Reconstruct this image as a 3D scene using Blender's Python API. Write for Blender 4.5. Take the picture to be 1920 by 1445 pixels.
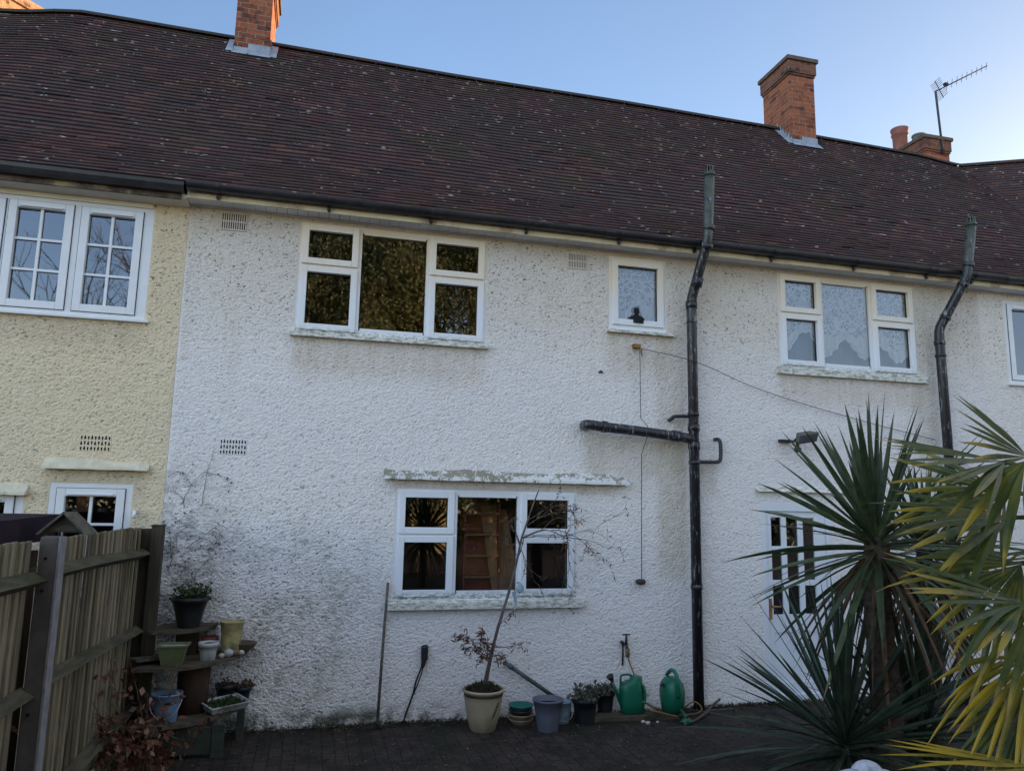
import bpy, math, random
import numpy as np
from mathutils import Vector, Matrix, noise as mnoise
R = math.radians
for o in list(bpy.data.objects): bpy.data.objects.remove(o, do_unlink=True)
scene = bpy.context.scene
COL = scene.collection
rnd = random.Random(7)

# ---------------- camera ----------------
pitch, yaw, roll, foc = .156453574, .255095642, .0188881482, 1418.23
fw = Vector((math.sin(yaw)*math.cos(pitch), math.cos(yaw)*math.cos(pitch), math.sin(pitch)))
r0 = Vector((math.cos(yaw), -math.sin(yaw), 0)); u0 = r0.cross(fw)
cr = math.cos(roll)*r0 + math.sin(roll)*u0
cu = -math.sin(roll)*r0 + math.cos(roll)*u0
cam_d = bpy.data.cameras.new('camera'); cam = bpy.data.objects.new('camera', cam_d); COL.objects.link(cam)
cam.matrix_world = Matrix(((cr.x, cu.x, -fw.x, 0), (cr.y, cu.y, -fw.y, -7.5), (cr.z, cu.z, -fw.z, 2.036), (0, 0, 0, 1)))
cam_d.sensor_width = 36; cam_d.lens = foc/1920*36; cam_d.clip_start = .05; cam_d.clip_end = 600
scene.camera = cam

# ---------------- light ----------------
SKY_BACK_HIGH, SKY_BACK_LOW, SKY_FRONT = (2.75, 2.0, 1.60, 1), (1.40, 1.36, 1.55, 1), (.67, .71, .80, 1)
SUN_AZ, SUN_EL = 24, 11           # azimuth from +X towards +Y: low sun beyond the right end of the terrace
sd = Vector((math.cos(R(SUN_EL))*math.cos(R(SUN_AZ)), math.cos(R(SUN_EL))*math.sin(R(SUN_AZ)), math.sin(R(SUN_EL))))
w = bpy.data.worlds.new('World'); scene.world = w; w.use_nodes = True
nt = w.node_tree; N = nt.nodes; L = nt.links
bg = N['Background']
sky = N.new('ShaderNodeTexSky'); sky.sky_type = 'NISHITA'; sky.sun_disc = False
sky.sun_elevation = R(SUN_EL); sky.sun_rotation = R(90-SUN_AZ); sky.air_density = 1.0; sky.dust_density = .6; sky.ozone_density = 1.2
# added sky tint: brighter and warmer behind the viewpoint to light the wall, dimmer ahead
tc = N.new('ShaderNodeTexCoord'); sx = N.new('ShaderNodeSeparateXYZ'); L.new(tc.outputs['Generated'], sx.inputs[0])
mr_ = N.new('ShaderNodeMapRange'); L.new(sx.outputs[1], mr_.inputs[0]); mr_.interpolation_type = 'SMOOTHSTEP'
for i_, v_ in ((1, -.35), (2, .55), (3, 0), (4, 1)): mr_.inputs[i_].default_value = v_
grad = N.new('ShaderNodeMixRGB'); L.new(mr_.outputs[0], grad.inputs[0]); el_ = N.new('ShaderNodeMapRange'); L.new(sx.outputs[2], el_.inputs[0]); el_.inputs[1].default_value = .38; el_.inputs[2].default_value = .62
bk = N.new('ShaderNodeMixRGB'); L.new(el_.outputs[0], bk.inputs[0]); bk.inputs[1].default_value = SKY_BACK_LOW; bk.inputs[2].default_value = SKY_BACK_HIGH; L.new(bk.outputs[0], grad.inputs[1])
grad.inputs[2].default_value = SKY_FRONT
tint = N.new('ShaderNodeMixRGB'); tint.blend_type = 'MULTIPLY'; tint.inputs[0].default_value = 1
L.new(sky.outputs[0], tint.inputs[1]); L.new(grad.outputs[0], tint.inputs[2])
mx_ = N.new('ShaderNodeMapRange'); L.new(sx.outputs[0], mx_.inputs[0])          # sky dimmed by hand towards the low sun
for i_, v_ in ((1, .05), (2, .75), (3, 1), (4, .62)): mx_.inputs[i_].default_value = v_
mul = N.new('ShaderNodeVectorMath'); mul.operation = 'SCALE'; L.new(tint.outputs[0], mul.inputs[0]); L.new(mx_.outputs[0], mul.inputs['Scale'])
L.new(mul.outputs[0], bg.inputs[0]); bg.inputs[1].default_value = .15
sl = bpy.data.lights.new('sun', 'SUN'); sl.energy = 4.6; sl.angle = R(.5); sl.color = (1, .66, .34)
so = bpy.data.objects.new('sun', sl); COL.objects.link(so)
so.rotation_euler = sd.to_track_quat('Z', 'Y').to_euler(); so.location = sd*40
scene.view_settings.view_transform = 'Standard'; scene.view_settings.look = 'None'
scene.view_settings.exposure = 1.48; scene.view_settings.gamma = 1
scene.render.engine = 'CYCLES'
scene.cycles.max_bounces = 8; scene.cycles.transparent_max_bounces = 12
scene.render.resolution_x = 1024; scene.render.resolution_y = 770

# ---------------- materials ----------------
MATS = {}
class NB:
    def __init__(s, name):
        s.m = bpy.data.materials.new(name); s.m.use_nodes = True; s.t = s.m.node_tree
        s.b = s.t.nodes['Principled BSDF']; MATS[name] = s.m
    def n(s, typ, **kw):
        nd = s.t.nodes.new(typ)
        for k, v in kw.items(): setattr(nd, k, v)
        return nd
    def lk(s, a, b): s.t.links.new(a, b)
    def sin(s, sock, v):
        if hasattr(v, 'is_output'): s.lk(v, sock)
        else: sock.default_value = v
    def math(s, op, a, b=0., c=0., clamp=False):
        nd = s.n('ShaderNodeMath', operation=op, use_clamp=clamp)
        s.sin(nd.inputs[0], a); s.sin(nd.inputs[1], b); s.sin(nd.inputs[2], c); return nd.outputs[0]
    def mix(s, f, a, b, mode='MIX'):
        nd = s.n('ShaderNodeMixRGB', blend_type=mode)
        s.sin(nd.inputs[0], f)
        for i, v in ((1, a), (2, b)):
            s.sin(nd.inputs[i], v if hasattr(v, 'is_output') else (*v[:3], 1))
        return nd.outputs[0]
    def sstep(s, v, a, b):
        nd = s.n('ShaderNodeMapRange', interpolation_type='SMOOTHSTEP')
        s.sin(nd.inputs[0], v); nd.inputs[1].default_value = a; nd.inputs[2].default_value = b
        return nd.outputs[0]
    def pos(s):
        return s.n('ShaderNodeNewGeometry').outputs['Position']
    def obj(s):
        return s.n('ShaderNodeTexCoord').outputs['Object']
    def scl(s, v, sc):
        nd = s.n('ShaderNodeMapping'); s.lk(v, nd.inputs[0]); nd.inputs['Scale'].default_value = sc; return nd.outputs[0]
    def noise(s, v, scale, detail=3, rough=.55, dist=0):
        nd = s.n('ShaderNodeTexNoise'); s.lk(v, nd.inputs['Vector'])
        nd.inputs['Scale'].default_value = scale; nd.inputs['Detail'].default_value = detail
        nd.inputs['Roughness'].default_value = rough; nd.inputs['Distortion'].default_value = dist
        return nd.outputs[0]
    def voro(s, v, scale, feat='F1'):
        nd = s.n('ShaderNodeTexVoronoi', feature=feat); s.lk(v, nd.inputs['Vector']); nd.inputs['Scale'].default_value = scale
        return nd.outputs['Distance']
    def attr(s, name):
        return s.n('ShaderNodeAttribute', attribute_name=name).outputs['Fac']
    def bump(s, h, strength=.5, dist=.01):
        nd = s.n('ShaderNodeBump'); s.lk(h, nd.inputs['Height']); nd.inputs['Strength'].default_value = strength
        nd.inputs['Distance'].default_value = dist; s.lk(nd.outputs[0], s.b.inputs['Normal'])
    def out(s, col, rough=.7, spec=.3, metal=0):
        s.sin(s.b.inputs['Base Color'], col if hasattr(col, 'is_output') else (*col, 1))
        s.sin(s.b.inputs['Roughness'], rough); s.b.inputs['Specular IOR Level'].default_value = spec
        s.b.inputs['Metallic'].default_value = metal
        return s.m

def simple(name, c1, c2=None, scale=8, rough=.7, spec=.3, bump=.2, bd=.004, stretch=(1, 1, 1), var=0, metal=0, lo=.35, hi=.65, dirt=None):
    """noise blend of two colours, with per-piece variation from the 'var' face attribute"""
    b = NB(name); v = b.scl(b.obj(), stretch)
    nz = b.noise(v, scale, 5, .6)
    c2 = c2 or tuple(x*.75 for x in c1)
    col = b.mix(b.sstep(nz, lo, hi), c1, c2)
    if dirt:
        n2 = b.noise(v, scale*.35, 6, .7)
        col = b.mix(b.sstep(n2, .5, .68), col, dirt)
    if var:
        k = b.math('MULTIPLY_ADD', b.attr('var'), var*2, 1-var)
        col = b.mix(1., col, k, 'MULTIPLY')
    if bump: b.bump(b.noise(v, scale*4, 4, .6), bump, bd)
    return b.out(col, rough, spec, metal)

def wall_mat(name, base, warm, warm_amt, cool, left=False, sills=(), pipes=()):
    b = NB(name); P = b.pos()
    sp = b.n('ShaderNodeSeparateXYZ'); b.lk(P, sp.inputs[0]); X, Y, Z = sp.outputs
    v = b.scl(P, (.62, 1, 1))
    warp = b.noise(P, 6, 2)
    n1 = b.noise(v, 36, 3.0, .5, .6); n3 = b.noise(b.scl(P, (.8, 1, 1)), 80, 2, .5, .4)
    vor = b.voro(b.scl(P, (.7, 1, 1)), 55)
    fine = b.noise(P, 120, 2, .5)
    big = b.noise(P, 1.3, 4, .6)
    mid = b.noise(P, 5, 4, .6)
    h = b.math('ADD', b.math('MULTIPLY', n1, 1.0), b.math('MULTIPLY', b.math('SUBTRACT', .6, vor), .38))
    h = b.math('ADD', h, b.math('MULTIPLY', fine, .12))
    h = b.math('ADD', h, b.math('MULTIPLY', mid, .5))
    # rain dirt that sits in the pits of the render
    up = b.math('MULTIPLY', b.sstep(Z, 3.1, 4.75), b.math('MULTIPLY_ADD', big, 1.2, .32), clamp=True)
    col = b.mix(b.math('MULTIPLY', big, .5), base, cool)
    col = b.mix(b.math('MULTIPLY', up, warm_amt), col, warm)
    stain = None
    def boxm(x0, x1, z0, z1, sx, s0, s1):
        a = b.math('MULTIPLY', b.sstep(X, x0-sx, x0+sx), b.math('SUBTRACT', 1., b.sstep(X, x1-sx, x1+sx)))
        c = b.math('MULTIPLY', b.sstep(Z, z0-s0, z0+s0), b.math('SUBTRACT', 1., b.sstep(Z, z1-s1, z1+s1)))
        return b.math('MULTIPLY', a, c)
    for (x0, x1, z0, z1, s0) in sills:
        m = boxm(x0, x1, z0, z1, .09, s0, .02)
        stain = m if stain is None else b.math('MAXIMUM', stain, m)
    if stain is not None:
        stain = b.math('MULTIPLY', stain, b.math('MULTIPLY_ADD', mid, 1.3, .4), clamp=True)
        stain = b.math('MULTIPLY', stain, b.math('MULTIPLY_ADD', b.noise(b.scl(P, (1, 1, .15)), 14, 3), 1.3, .1), clamp=True)
        col = b.mix(b.math('MULTIPLY', stain, .6), col, (.54, .42, .30))
    for (x0, x1, z0, z1) in pipes:
        m = boxm(x0, x1, z0, z1, .07, .15, .06)
        col = b.mix(b.math('MULTIPLY', m, b.math('MULTIPLY_ADD', mid, 1.0, .0), clamp=True), col, (.55, .47, .36))
    hg = b.attr('hgt'); pit = b.math('MAXIMUM', b.sstep(hg, -.60, -1.6), b.math('MULTIPLY', b.sstep(n3, .42, .28), .45))
    stk = b.math('MULTIPLY', b.sstep(b.noise(b.scl(P, (1, 1, .07)), 7, 4, .65), .50, .68), b.sstep(Z, 1.5, 4.8))
    col = b.mix(b.math('MULTIPLY', stk, .22), col, tuple(q*.78 for q in warm))
    pat = b.sstep(b.noise(b.scl(P, (.8, 1, 1)), .8, 3, .5), .44, .56)
    col = b.mix(b.math('MULTIPLY', pat, .16), col, cool)
    amt = b.math('ADD', b.math('MULTIPLY', up, .8), .36 if base[2] > .6 else .6)
    if left:
        lm = b.math('MULTIPLY', b.math('SUBTRACT', 1., b.sstep(X, .1, 1.1)), b.math('SUBTRACT', 1., b.sstep(Z, 1.2, 2.3)))
        lm = b.math('MULTIPLY', lm, b.sstep(b.noise(P, 2.1, 5, .65), .40, .62)); lm = b.math('MULTIPLY', lm, b.math('MULTIPLY_ADD', b.sstep(b.noise(v, 22, 4, .75), .42, .60), .85, .15))
        col = b.mix(b.math('MULTIPLY', lm, .75), col, (.27, .27, .20))
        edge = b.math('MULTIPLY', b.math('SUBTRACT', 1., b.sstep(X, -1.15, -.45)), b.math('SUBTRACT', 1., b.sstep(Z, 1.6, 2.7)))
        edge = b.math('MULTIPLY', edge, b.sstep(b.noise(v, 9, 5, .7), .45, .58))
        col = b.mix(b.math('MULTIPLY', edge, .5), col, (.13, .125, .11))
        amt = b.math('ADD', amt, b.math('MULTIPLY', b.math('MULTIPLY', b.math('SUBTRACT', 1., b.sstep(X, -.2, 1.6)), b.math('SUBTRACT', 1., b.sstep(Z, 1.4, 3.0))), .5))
        gr = b.math('MULTIPLY', boxm(-1.2, 1.8, 0, .14, .3, .02, .07), b.sstep(mid, .35, .6))
        col = b.mix(b.math('MULTIPLY', gr, .9), col, (.06, .065, .04))
    amt = b.math('MINIMUM', amt, .9)
    col = b.mix(b.math('MULTIPLY', pit, amt), col, (.13, .11, .08))
    sp2 = b.sstep(b.noise(v, 34, 3, .6), .66, .74)
    col = b.mix(b.math('MULTIPLY', sp2, b.math('MULTIPLY', amt, .35)), col, (.2, .19, .16))
    b.bump(b.math('ADD', b.math('MULTIPLY', fine, .5), b.math('MULTIPLY', b.noise(P, 75, 2), .6)), .8, .007)
    return b.out(col, .9, .15)

SILLS = [(-.25, 1.66, 3.25, 3.60, .16), (3.02, 3.76, 3.45, 3.90, .2), (5.12, 7.1, 3.25, 3.56, .16), (-2.9, -1.6, 3.4, 3.62, .12),
         (-1.2, 8, 4.62, 4.9, .12), (-2.25, -1.45, 1.9, 2.26, .2), (.75, 3.1, 2.15, 2.25, .03)]
wall_mat('white_render', (.87, .81, .77), (.64, .54, .41), .75, (.77, .74, .75), True, SILLS, [(3.58, 3.93, 1.3, 4.0), (2.75, 3.9, 2.3, 2.76), (4.0, 4.3, 2.2, 2.52), (6.95, 7.25, 2.5, 4.6)])
wall_mat('cream_render', (.83, .69, .47), (.66, .51, .33), .5, (.74, .63, .46), False, SILLS[3:4]+SILLS[5:6])
wall_mat('pale_render', (.86, .79, .73), (.78, .68, .54), .5, (.80, .76, .74))

def tile_mat():
    b = NB('clay_tile'); v = b.attr('var'); P = b.pos()
    cr_ = b.n('ShaderNodeValToRGB'); b.lk(v, cr_.inputs[0]); e = cr_.color_ramp.elements
    e[0].position = 0; e[0].color = (.060, .040, .042, 1); e[1].position = 1; e[1].color = (.088, .060, .058, 1)
    for p_, c in ((.25, (.070, .046, .050)), (.5, (.060, .048, .052)), (.7, (.080, .046, .046)), (.84, (.040, .038, .042)), (.93, (.115, .070, .062))):
        q = e.new(p_); q.color = (*c, 1)
    col = cr_.outputs[0]
    big = b.noise(P, .9, 4, .6)
    col = b.mix(b.math('MULTIPLY', b.sstep(big, .45, .7), .55), col, (.052, .052, .050))
    red = b.noise(b.scl(P, (1, 1, 1.4)), 1.7, 4, .6)
    col = b.mix(b.math('MULTIPLY', b.sstep(red, .5, .72), .5), col, (.095, .046, .048))
    moss = b.math('MULTIPLY', b.sstep(b.noise(P, 1.1, 5, .7), .50, .68), b.sstep(b.noise(P, 30, 3), .4, .6))
    col = b.mix(b.math('MULTIPLY', moss, .7), col, (.06, .065, .03))
    sp = b.n('ShaderNodeSeparateXYZ'); b.lk(P, sp.inputs[0])
    hi_ = b.math('MULTIPLY', b.sstep(sp.outputs[2], 6.3, 8.6), .035)
    lich = b.sstep(b.math('ADD', b.noise(b.scl(P, (.6, 1, 1.3)), 15, 2), b.math('ADD', hi_, b.math('MULTIPLY', b.noise(P, 1.6, 3, .6), .20))), .80, .825)
    col = b.mix(lich, col, (.45, .45, .42))
    col = b.mix(1., col, (1.12, 1.0, .92), 'MULTIPLY')
    b.bump(b.noise(P, 70, 3), .35, .004)
    return b.out(col, .85, .12)
tile_mat()

def brick_mat(name, c1, c2, mortar, sooty=.4):
    b = NB(name); P = b.obj()
    sp = b.n('ShaderNodeSeparateXYZ'); b.lk(P, sp.inputs[0])
    cb = b.n('ShaderNodeCombineXYZ'); b.lk(b.math('ADD', sp.outputs[0], sp.outputs[1]), cb.inputs[0]); b.lk(sp.outputs[2], cb.inputs[1])
    wv = b.n('ShaderNodeVectorMath', operation='ADD'); b.lk(cb.outputs[0], wv.inputs[0])
    nz = b.n('ShaderNodeTexNoise'); b.lk(P, nz.inputs['Vector']); nz.inputs['Scale'].default_value = 9
    sc = b.n('ShaderNodeVectorMath', operation='SCALE'); b.lk(nz.outputs['Color'], sc.inputs[0]); sc.inputs['Scale'].default_value = .012
    b.lk(sc.outputs[0], wv.inputs[1])
    bt = b.n('ShaderNodeTexBrick'); b.lk(wv.outputs[0], bt.inputs['Vector'])
    bt.inputs['Color1'].default_value = (*c1, 1); bt.inputs['Color2'].default_value = (*c2, 1); bt.inputs['Mortar'].default_value = (*mortar, 1)
    bt.inputs['Scale'].default_value = 1; bt.inputs['Brick Width'].default_value = .225; bt.inputs['Row Height'].default_value = .075
    bt.inputs['Mortar Size'].default_value = .006; bt.inputs['Bias'].default_value = -.1; bt.inputs['Mortar Smooth'].default_value = .3
    col = bt.outputs[0]
    bt2 = b.n('ShaderNodeTexBrick'); b.lk(wv.outputs[0], bt2.inputs['Vector'])
    for k, vv in (('Scale', 1), ('Brick Width', .225), ('Row Height', .075), ('Mortar Size', 0)): bt2.inputs[k].default_value = vv
    bt2.inputs['Color1'].default_value = (0, 0, 0, 1); bt2.inputs['Color2'].default_value = (1, 1, 1, 1); bt2.inputs['Bias'].default_value = 0; bt2.offset = .5
    wn = b.noise(wv.outputs[0], 7.3, 1)
    dark = b.sstep(wn, .52, .60)
    col = b.mix(b.math('MULTIPLY', b.math('MULTIPLY', dark, bt2.outputs[0]), .75), col, (.06, .03, .03))
    col = b.mix(b.math('MULTIPLY', b.sstep(b.noise(P, 5, 5, .7), .5, .7), sooty), col, (.10, .085, .05))
    h = b.math('ADD', b.math('MULTIPLY', bt.outputs['Fac'], -1.), b.math('MULTIPLY', b.noise(P, 60, 3), .5))
    b.bump(h, .9, .012)
    return b.out(col, .9, .15)
brick_mat('red_brick', (.38, .12, .055), (.17, .055, .038), (.34, .26, .20), .3)
brick_mat('weathered_brick', (.24, .095, .06), (.15, .07, .05), (.24, .19, .15), .45)
brick_mat('mossy_brick', (.20, .11, .07), (.12, .085, .05), (.22, .20, .15), .8)
brick_mat('buff_brick', (.50, .30, .16), (.38, .2, .12), (.62, .50, .34), .2)

def ground_mat():
    b = NB('patio_paving'); P = b.pos()
    rot = b.n('ShaderNodeMapping'); b.lk(P, rot.inputs[0]); rot.inputs['Rotation'].default_value = (0, 0, R(90))
    bt = b.n('ShaderNodeTexBrick'); b.lk(rot.outputs[0], bt.inputs['Vector'])
    for k, vv in (('Scale', 1), ('Brick Width', .215), ('Row Height', .105), ('Mortar Size', .005), ('Mortar Smooth', .4)): bt.inputs[k].default_value = vv
    bt.inputs['Color1'].default_value = (.056, .039, .032, 1); bt.inputs['Color2'].default_value = (.036, .028, .025, 1); bt.inputs['Mortar'].default_value = (.013, .012, .009, 1)
    col = b.mix(b.math('MULTIPLY', b.sstep(b.noise(P, 2.3, 6, .75), .45, .6), .85), bt.outputs[0], (.014, .012, .009)); col = b.mix(b.math('MULTIPLY', b.sstep(b.noise(P, 8, 5, .7), .55, .7), .6), col, (.075, .058, .048))
    col = b.mix(b.math('MULTIPLY', b.sstep(b.noise(P, 1.1, 4, .6), .5, .68), .7), col, (.016, .019, .010))
    col = b.mix(b.sstep(b.noise(P, 45, 2), .69, .73), col, (.10, .09, .08))
    b.bump(b.math('ADD', b.math('MULTIPLY', bt.outputs['Fac'], -1.), b.noise(P, 40, 5, .7)), .8, .012)
    return b.out(col, .8, .3)
ground_mat()

def glass_mat(name='window_glass', boost=3.3, tint=(.95, .97, 1)):
    b = NB(name)
    t = b.n('ShaderNodeBsdfTransparent'); t.inputs[0].default_value = (.985, .99, .99, 1)
    g = b.n('ShaderNodeBsdfGlossy'); g.inputs['Roughness'].default_value = .016; g.inputs[0].default_value = (*tint, 1)
    fr = b.n('ShaderNodeFresnel'); fr.inputs[0].default_value = 1.5
    f = b.math('MULTIPLY', fr.outputs[0], boost, clamp=True)
    bm = b.n('ShaderNodeBump'); bm.inputs['Strength'].default_value = .12; bm.inputs['Distance'].default_value = .004
    b.lk(b.noise(b.pos(), 2.2, 1), bm.inputs['Height']); b.lk(bm.outputs[0], g.inputs['Normal'])
    mx = b.n('ShaderNodeMixShader'); b.lk(f, mx.inputs[0]); b.lk(t.outputs[0], mx.inputs[1]); b.lk(g.outputs[0], mx.inputs[2])
    b.lk(mx.outputs[0], b.t.nodes['Material Output'].inputs[0])
glass_mat()

simple('white_hem', (.93, .93, .95), None, 3, .9, .1, 0)
def lace_mat(name='lace', hm=.62):
    b = NB(name); P = b.pos()
    sp = b.n('ShaderNodeSeparateXYZ'); b.lk(P, sp.inputs[0])
    v = b.voro(b.scl(P, (1, .2, 1)), 30, 'DISTANCE_TO_EDGE'); v2 = b.voro(b.scl(P, (1, .2, .9)), 12, 'DISTANCE_TO_EDGE')
    n = b.noise(P, 24, 3, .6, 1.8)
    hole = b.math('MULTIPLY', b.math('MULTIPLY', b.sstep(v, .05, .12), b.sstep(v2, .05, .10)), b.sstep(n, .62, .48))
    t = b.n('ShaderNodeBsdfTransparent'); d = b.n('ShaderNodeBsdfDiffuse'); d.inputs[0].default_value = (.95, .95, .95, 1)
    tl = b.n('ShaderNodeBsdfTranslucent'); tl.inputs[0].default_value = (.8, .82, .86, 1)
    m1 = b.n('ShaderNodeMixShader'); m1.inputs[0].default_value = .25; b.lk(d.outputs[0], m1.inputs[1]); b.lk(tl.outputs[0], m1.inputs[2])
    mx = b.n('ShaderNodeMixShader'); b.lk(b.math('MULTIPLY_ADD', hole, hm, .02), mx.inputs[0]); b.lk(m1.outputs[0], mx.inputs[1]); b.lk(t.outputs[0], mx.inputs[2])
    b.lk(mx.outputs[0], b.t.nodes['Material Output'].inputs[0])
lace_mat()
lace_mat('dense_lace', .06)

def leaf_mat(name, c1, c2, tipc=None, tip0=.7, tip1=.95, rough=.45, var=.35, spec=.35, transl=.15):
    b = NB(name); v = b.attr('var')
    col = b.mix(v, c1, c2)
    col = b.mix(b.sstep(b.noise(b.obj(), 9, 3), .4, .65), col, tuple(x*.75 for x in c1))
    if tipc:
        t = b.math('ADD', b.attr('tip'), b.math('MULTIPLY', b.math('SUBTRACT', v, .5), .5))
        t = b.math('ADD', t, b.math('MULTIPLY', b.math('SUBTRACT', b.noise(b.obj(), 14, 3), .5), .35))
        col = b.mix(b.sstep(t, tip0, tip1), col, tipc)
        col = b.mix(b.math('MULTIPLY', b.sstep(b.attr('tip'), .88, .97), .8), col, (.17, .10, .05))
    b.out(col, rough, spec)
    if transl:
        tr = b.n('ShaderNodeBsdfTranslucent'); b.lk(col, tr.inputs[0])
        mx = b.n('ShaderNodeMixShader'); mx.inputs[0].default_value = transl
        b.lk(b.b.outputs[0], mx.inputs[1]); b.lk(tr.outputs[0], mx.inputs[2]); b.lk(mx.outputs[0], b.t.nodes['Material Output'].inputs[0])
leaf_mat('cordyline_leaf', (.040, .066, .030), (.085, .105, .046), (.14, .13, .05), .93, 1.2, .45, spec=.4)
leaf_mat('sword_leaf', (.030, .050, .030), (.055, .078, .045), (.09, .09, .04), .95, 1.2, .4, spec=.5)
leaf_mat('palm_leaf', (.062, .088, .015), (.160, .148, .020), (.42, .28, .025), .76, 1.1, .42, spec=.45, transl=.25)
leaf_mat('yellow_palm_leaf', (.20, .175, .02), (.36, .27, .025), (.48, .31, .02), .35, .85, .45, transl=.25)
leaf_mat('dead_leaf', (.11, .065, .04), (.17, .11, .07), None, rough=.8, spec=.15)
leaf_mat('russet_leaf', (.10, .030, .020), (.24, .11, .065), (.42, .29, .20), .75, 1.05, .7, spec=.2)
leaf_mat('litter_leaf', (.03, .022, .016), (.26, .21, .16), None, rough=.85, spec=.1)
leaf_mat('green_leaf', (.03, .06, .018), (.07, .11, .03), None, rough=.6)
leaf_mat('grey_leaf', (.08, .085, .06), (.15, .14, .10), None, rough=.8)
leaf_mat('golden_leaf', (.28, .35, .19), (.55, .53, .32), None, rough=.8, transl=.5)
leaf_mat('moss_tuft', (.05, .055, .02), (.11, .09, .045), None, rough=.9, spec=.1)
simple('white_upvc', (.80, .80, .82), (.76, .76, .77), 5, .35, .45, 0)
def frame_dirty():
    b = NB('old_white_frame'); P = b.pos(); sp = b.n('ShaderNodeSeparateXYZ'); b.lk(P, sp.inputs[0]); Z = sp.outputs[2]
    n = b.noise(P, 3, 4, .6)
    yel = b.math('MULTIPLY', b.sstep(Z, 3.9, 4.65), b.math('MULTIPLY_ADD', n, .9, .25), clamp=True)
    col = b.mix(yel, (.80, .81, .84), (.82, .64, .40))
    nn = b.math('ADD', b.math('MULTIPLY', b.noise(b.scl(P, (1, 1, 3)), 16, 4, .7), .7), b.math('MULTIPLY', b.noise(P, 90, 2), .3))
    low = b.math('SUBTRACT', 1., b.sstep(Z, 1.13, 1.22))
    up = b.math('MULTIPLY', b.math('SUBTRACT', 1., b.sstep(Z, 3.66, 3.74)), b.sstep(Z, 3.4, 3.45))
    m = b.math('MULTIPLY', b.math('MAXIMUM', low, up), b.sstep(nn, .44, .56))
    col = b.mix(b.math('MULTIPLY', m, .8), col, (.13, .15, .08))
    b.out(col, .4, .4)
frame_dirty()
def sill_mat():
    b = NB('sill_paint'); P = b.pos()
    nn = b.math('ADD', b.math('MULTIPLY', b.noise(b.scl(P, (1, 1, 3)), 13, 4, .7), .7), b.math('MULTIPLY', b.noise(P, 80, 2), .3))
    col = b.mix(b.math('MULTIPLY', b.sstep(nn, .46, .57), .7), (.76, .74, .68), (.19, .19, .11))
    b.out(col, .6, .3); b.bump(nn, .3, .005)
sill_mat()
def ledge_mat():
    b = NB('mossy_ledge'); P = b.pos(); sp = b.n('ShaderNodeSeparateXYZ'); b.lk(P, sp.inputs[0])
    n = b.math('ADD', b.math('MULTIPLY', b.noise(P, 9, 4, .7), .6), b.math('MULTIPLY', b.noise(b.scl(P, (1, 1, .3)), 60, 3, .6), .4))
    lf_ = b.math('MULTIPLY_ADD', b.sstep(sp.outputs[0], 3.0, 1.2), .06, -.02)
    m = b.sstep(b.math('ADD', n, b.math('ADD', lf_, b.math('MULTIPLY', b.sstep(sp.outputs[2], 2.27, 2.33), .07))), .525, .60)
    b.out(b.mix(b.math('MULTIPLY', m, .8), (.72, .71, .69), (.17, .145, .07)), .9, .1); b.bump(n, .8, .012)
ledge_mat()
simple('cream_paint', (.76, .66, .46), (.70, .56, .38), 5, .55, .3, .2, dirt=(.36, .27, .18))
simple('cream_ledge', (.72, .66, .50), (.62, .56, .42), 9, .85, .2, .6, .006, dirt=(.34, .32, .22))
simple('cream_board', (.82, .75, .62), (.74, .68, .56), 4, .55, .3, .2)
simple('rotten_board', (.07, .05, .045), (.16, .12, .09), 8, .9, .1, .6, .01, dirt=(.38, .30, .18))
simple('soffit_board', (.80, .80, .82), (.70, .70, .73), 3, .6, .3, .1)
simple('gutter_black', (.016, .016, .020), (.030, .028, .030), 6, .38, .5, .15)
simple('pipe_black', (.022, .020, .024), (.030, .028, .032), 4, .42, .5, .35, .003, lo=.45, hi=.6)
def pipe_worn():
    b = NB('pipe_weathered'); P = b.pos(); sp = b.n('ShaderNodeSeparateXYZ'); b.lk(P, sp.inputs[0])
    n = b.noise(b.scl(P, (3, 3, .5)), 12, 5, .7)
    col = b.mix(b.sstep(n, .56, .64), (.020, .019, .023), (.26, .26, .28))
    up = b.sstep(sp.outputs[2], 4.75, 5.2)
    col = b.mix(b.math('MULTIPLY', up, b.sstep(b.noise(P, 9, 4, .7), .3, .6)), col, (.075, .085, .060))
    b.out(col, .38, .5); b.bump(n, .4, .004)
pipe_worn()
simple('lead_sheet', (.24, .28, .34), (.34, .38, .43), 9, .5, .5, .4, .006)
simple('ridge_clay', (.055, .045, .042), (.045, .042, .035), 7, .85, .2, .6, .006, dirt=(.09, .045, .035))
simple('terracotta', (.30, .12, .08), (.22, .09, .07), 8, .75, .2, .2)
simple('grey_cowl', (.17, .17, .15), (.12, .12, .10), 8, .8, .2, .3)
simple('mortar_cap', (.12, .085, .065), (.16, .13, .10), 12, .95, .1, .8, .02)
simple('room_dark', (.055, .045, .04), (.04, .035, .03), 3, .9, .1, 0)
simple('thin_grey', (.14, .14, .15), (.09, .09, .10), 3, .9, .1, 0)
simple('room_pale', (.50, .48, .48), (.45, .44, .45), 3, .9, .1, 0)
simple('sheer_curtain', (.24, .23, .27), (.17, .18, .24), 3, .9, .1, 0, stretch=(2, 1, .1))
simple('curtain_pale', (.62, .60, .62), (.52, .52, .58), 3, .9, .1, 0, stretch=(1, 1, .1))
simple('red_brown_shelf', (.50, .13, .08), (.38, .10, .07), 4, .6, .3, 0)
simple('plank_brown', (.60, .36, .20), (.45, .27, .15), 6, .7, .2, .2, stretch=(4, 4, .4))
simple('fence_board', (.27, .222, .145), (.165, .135, .092), 7, .9, .12, .5, .005, stretch=(5, 5, .5), var=.45, dirt=(.11, .115, .06))
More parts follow.
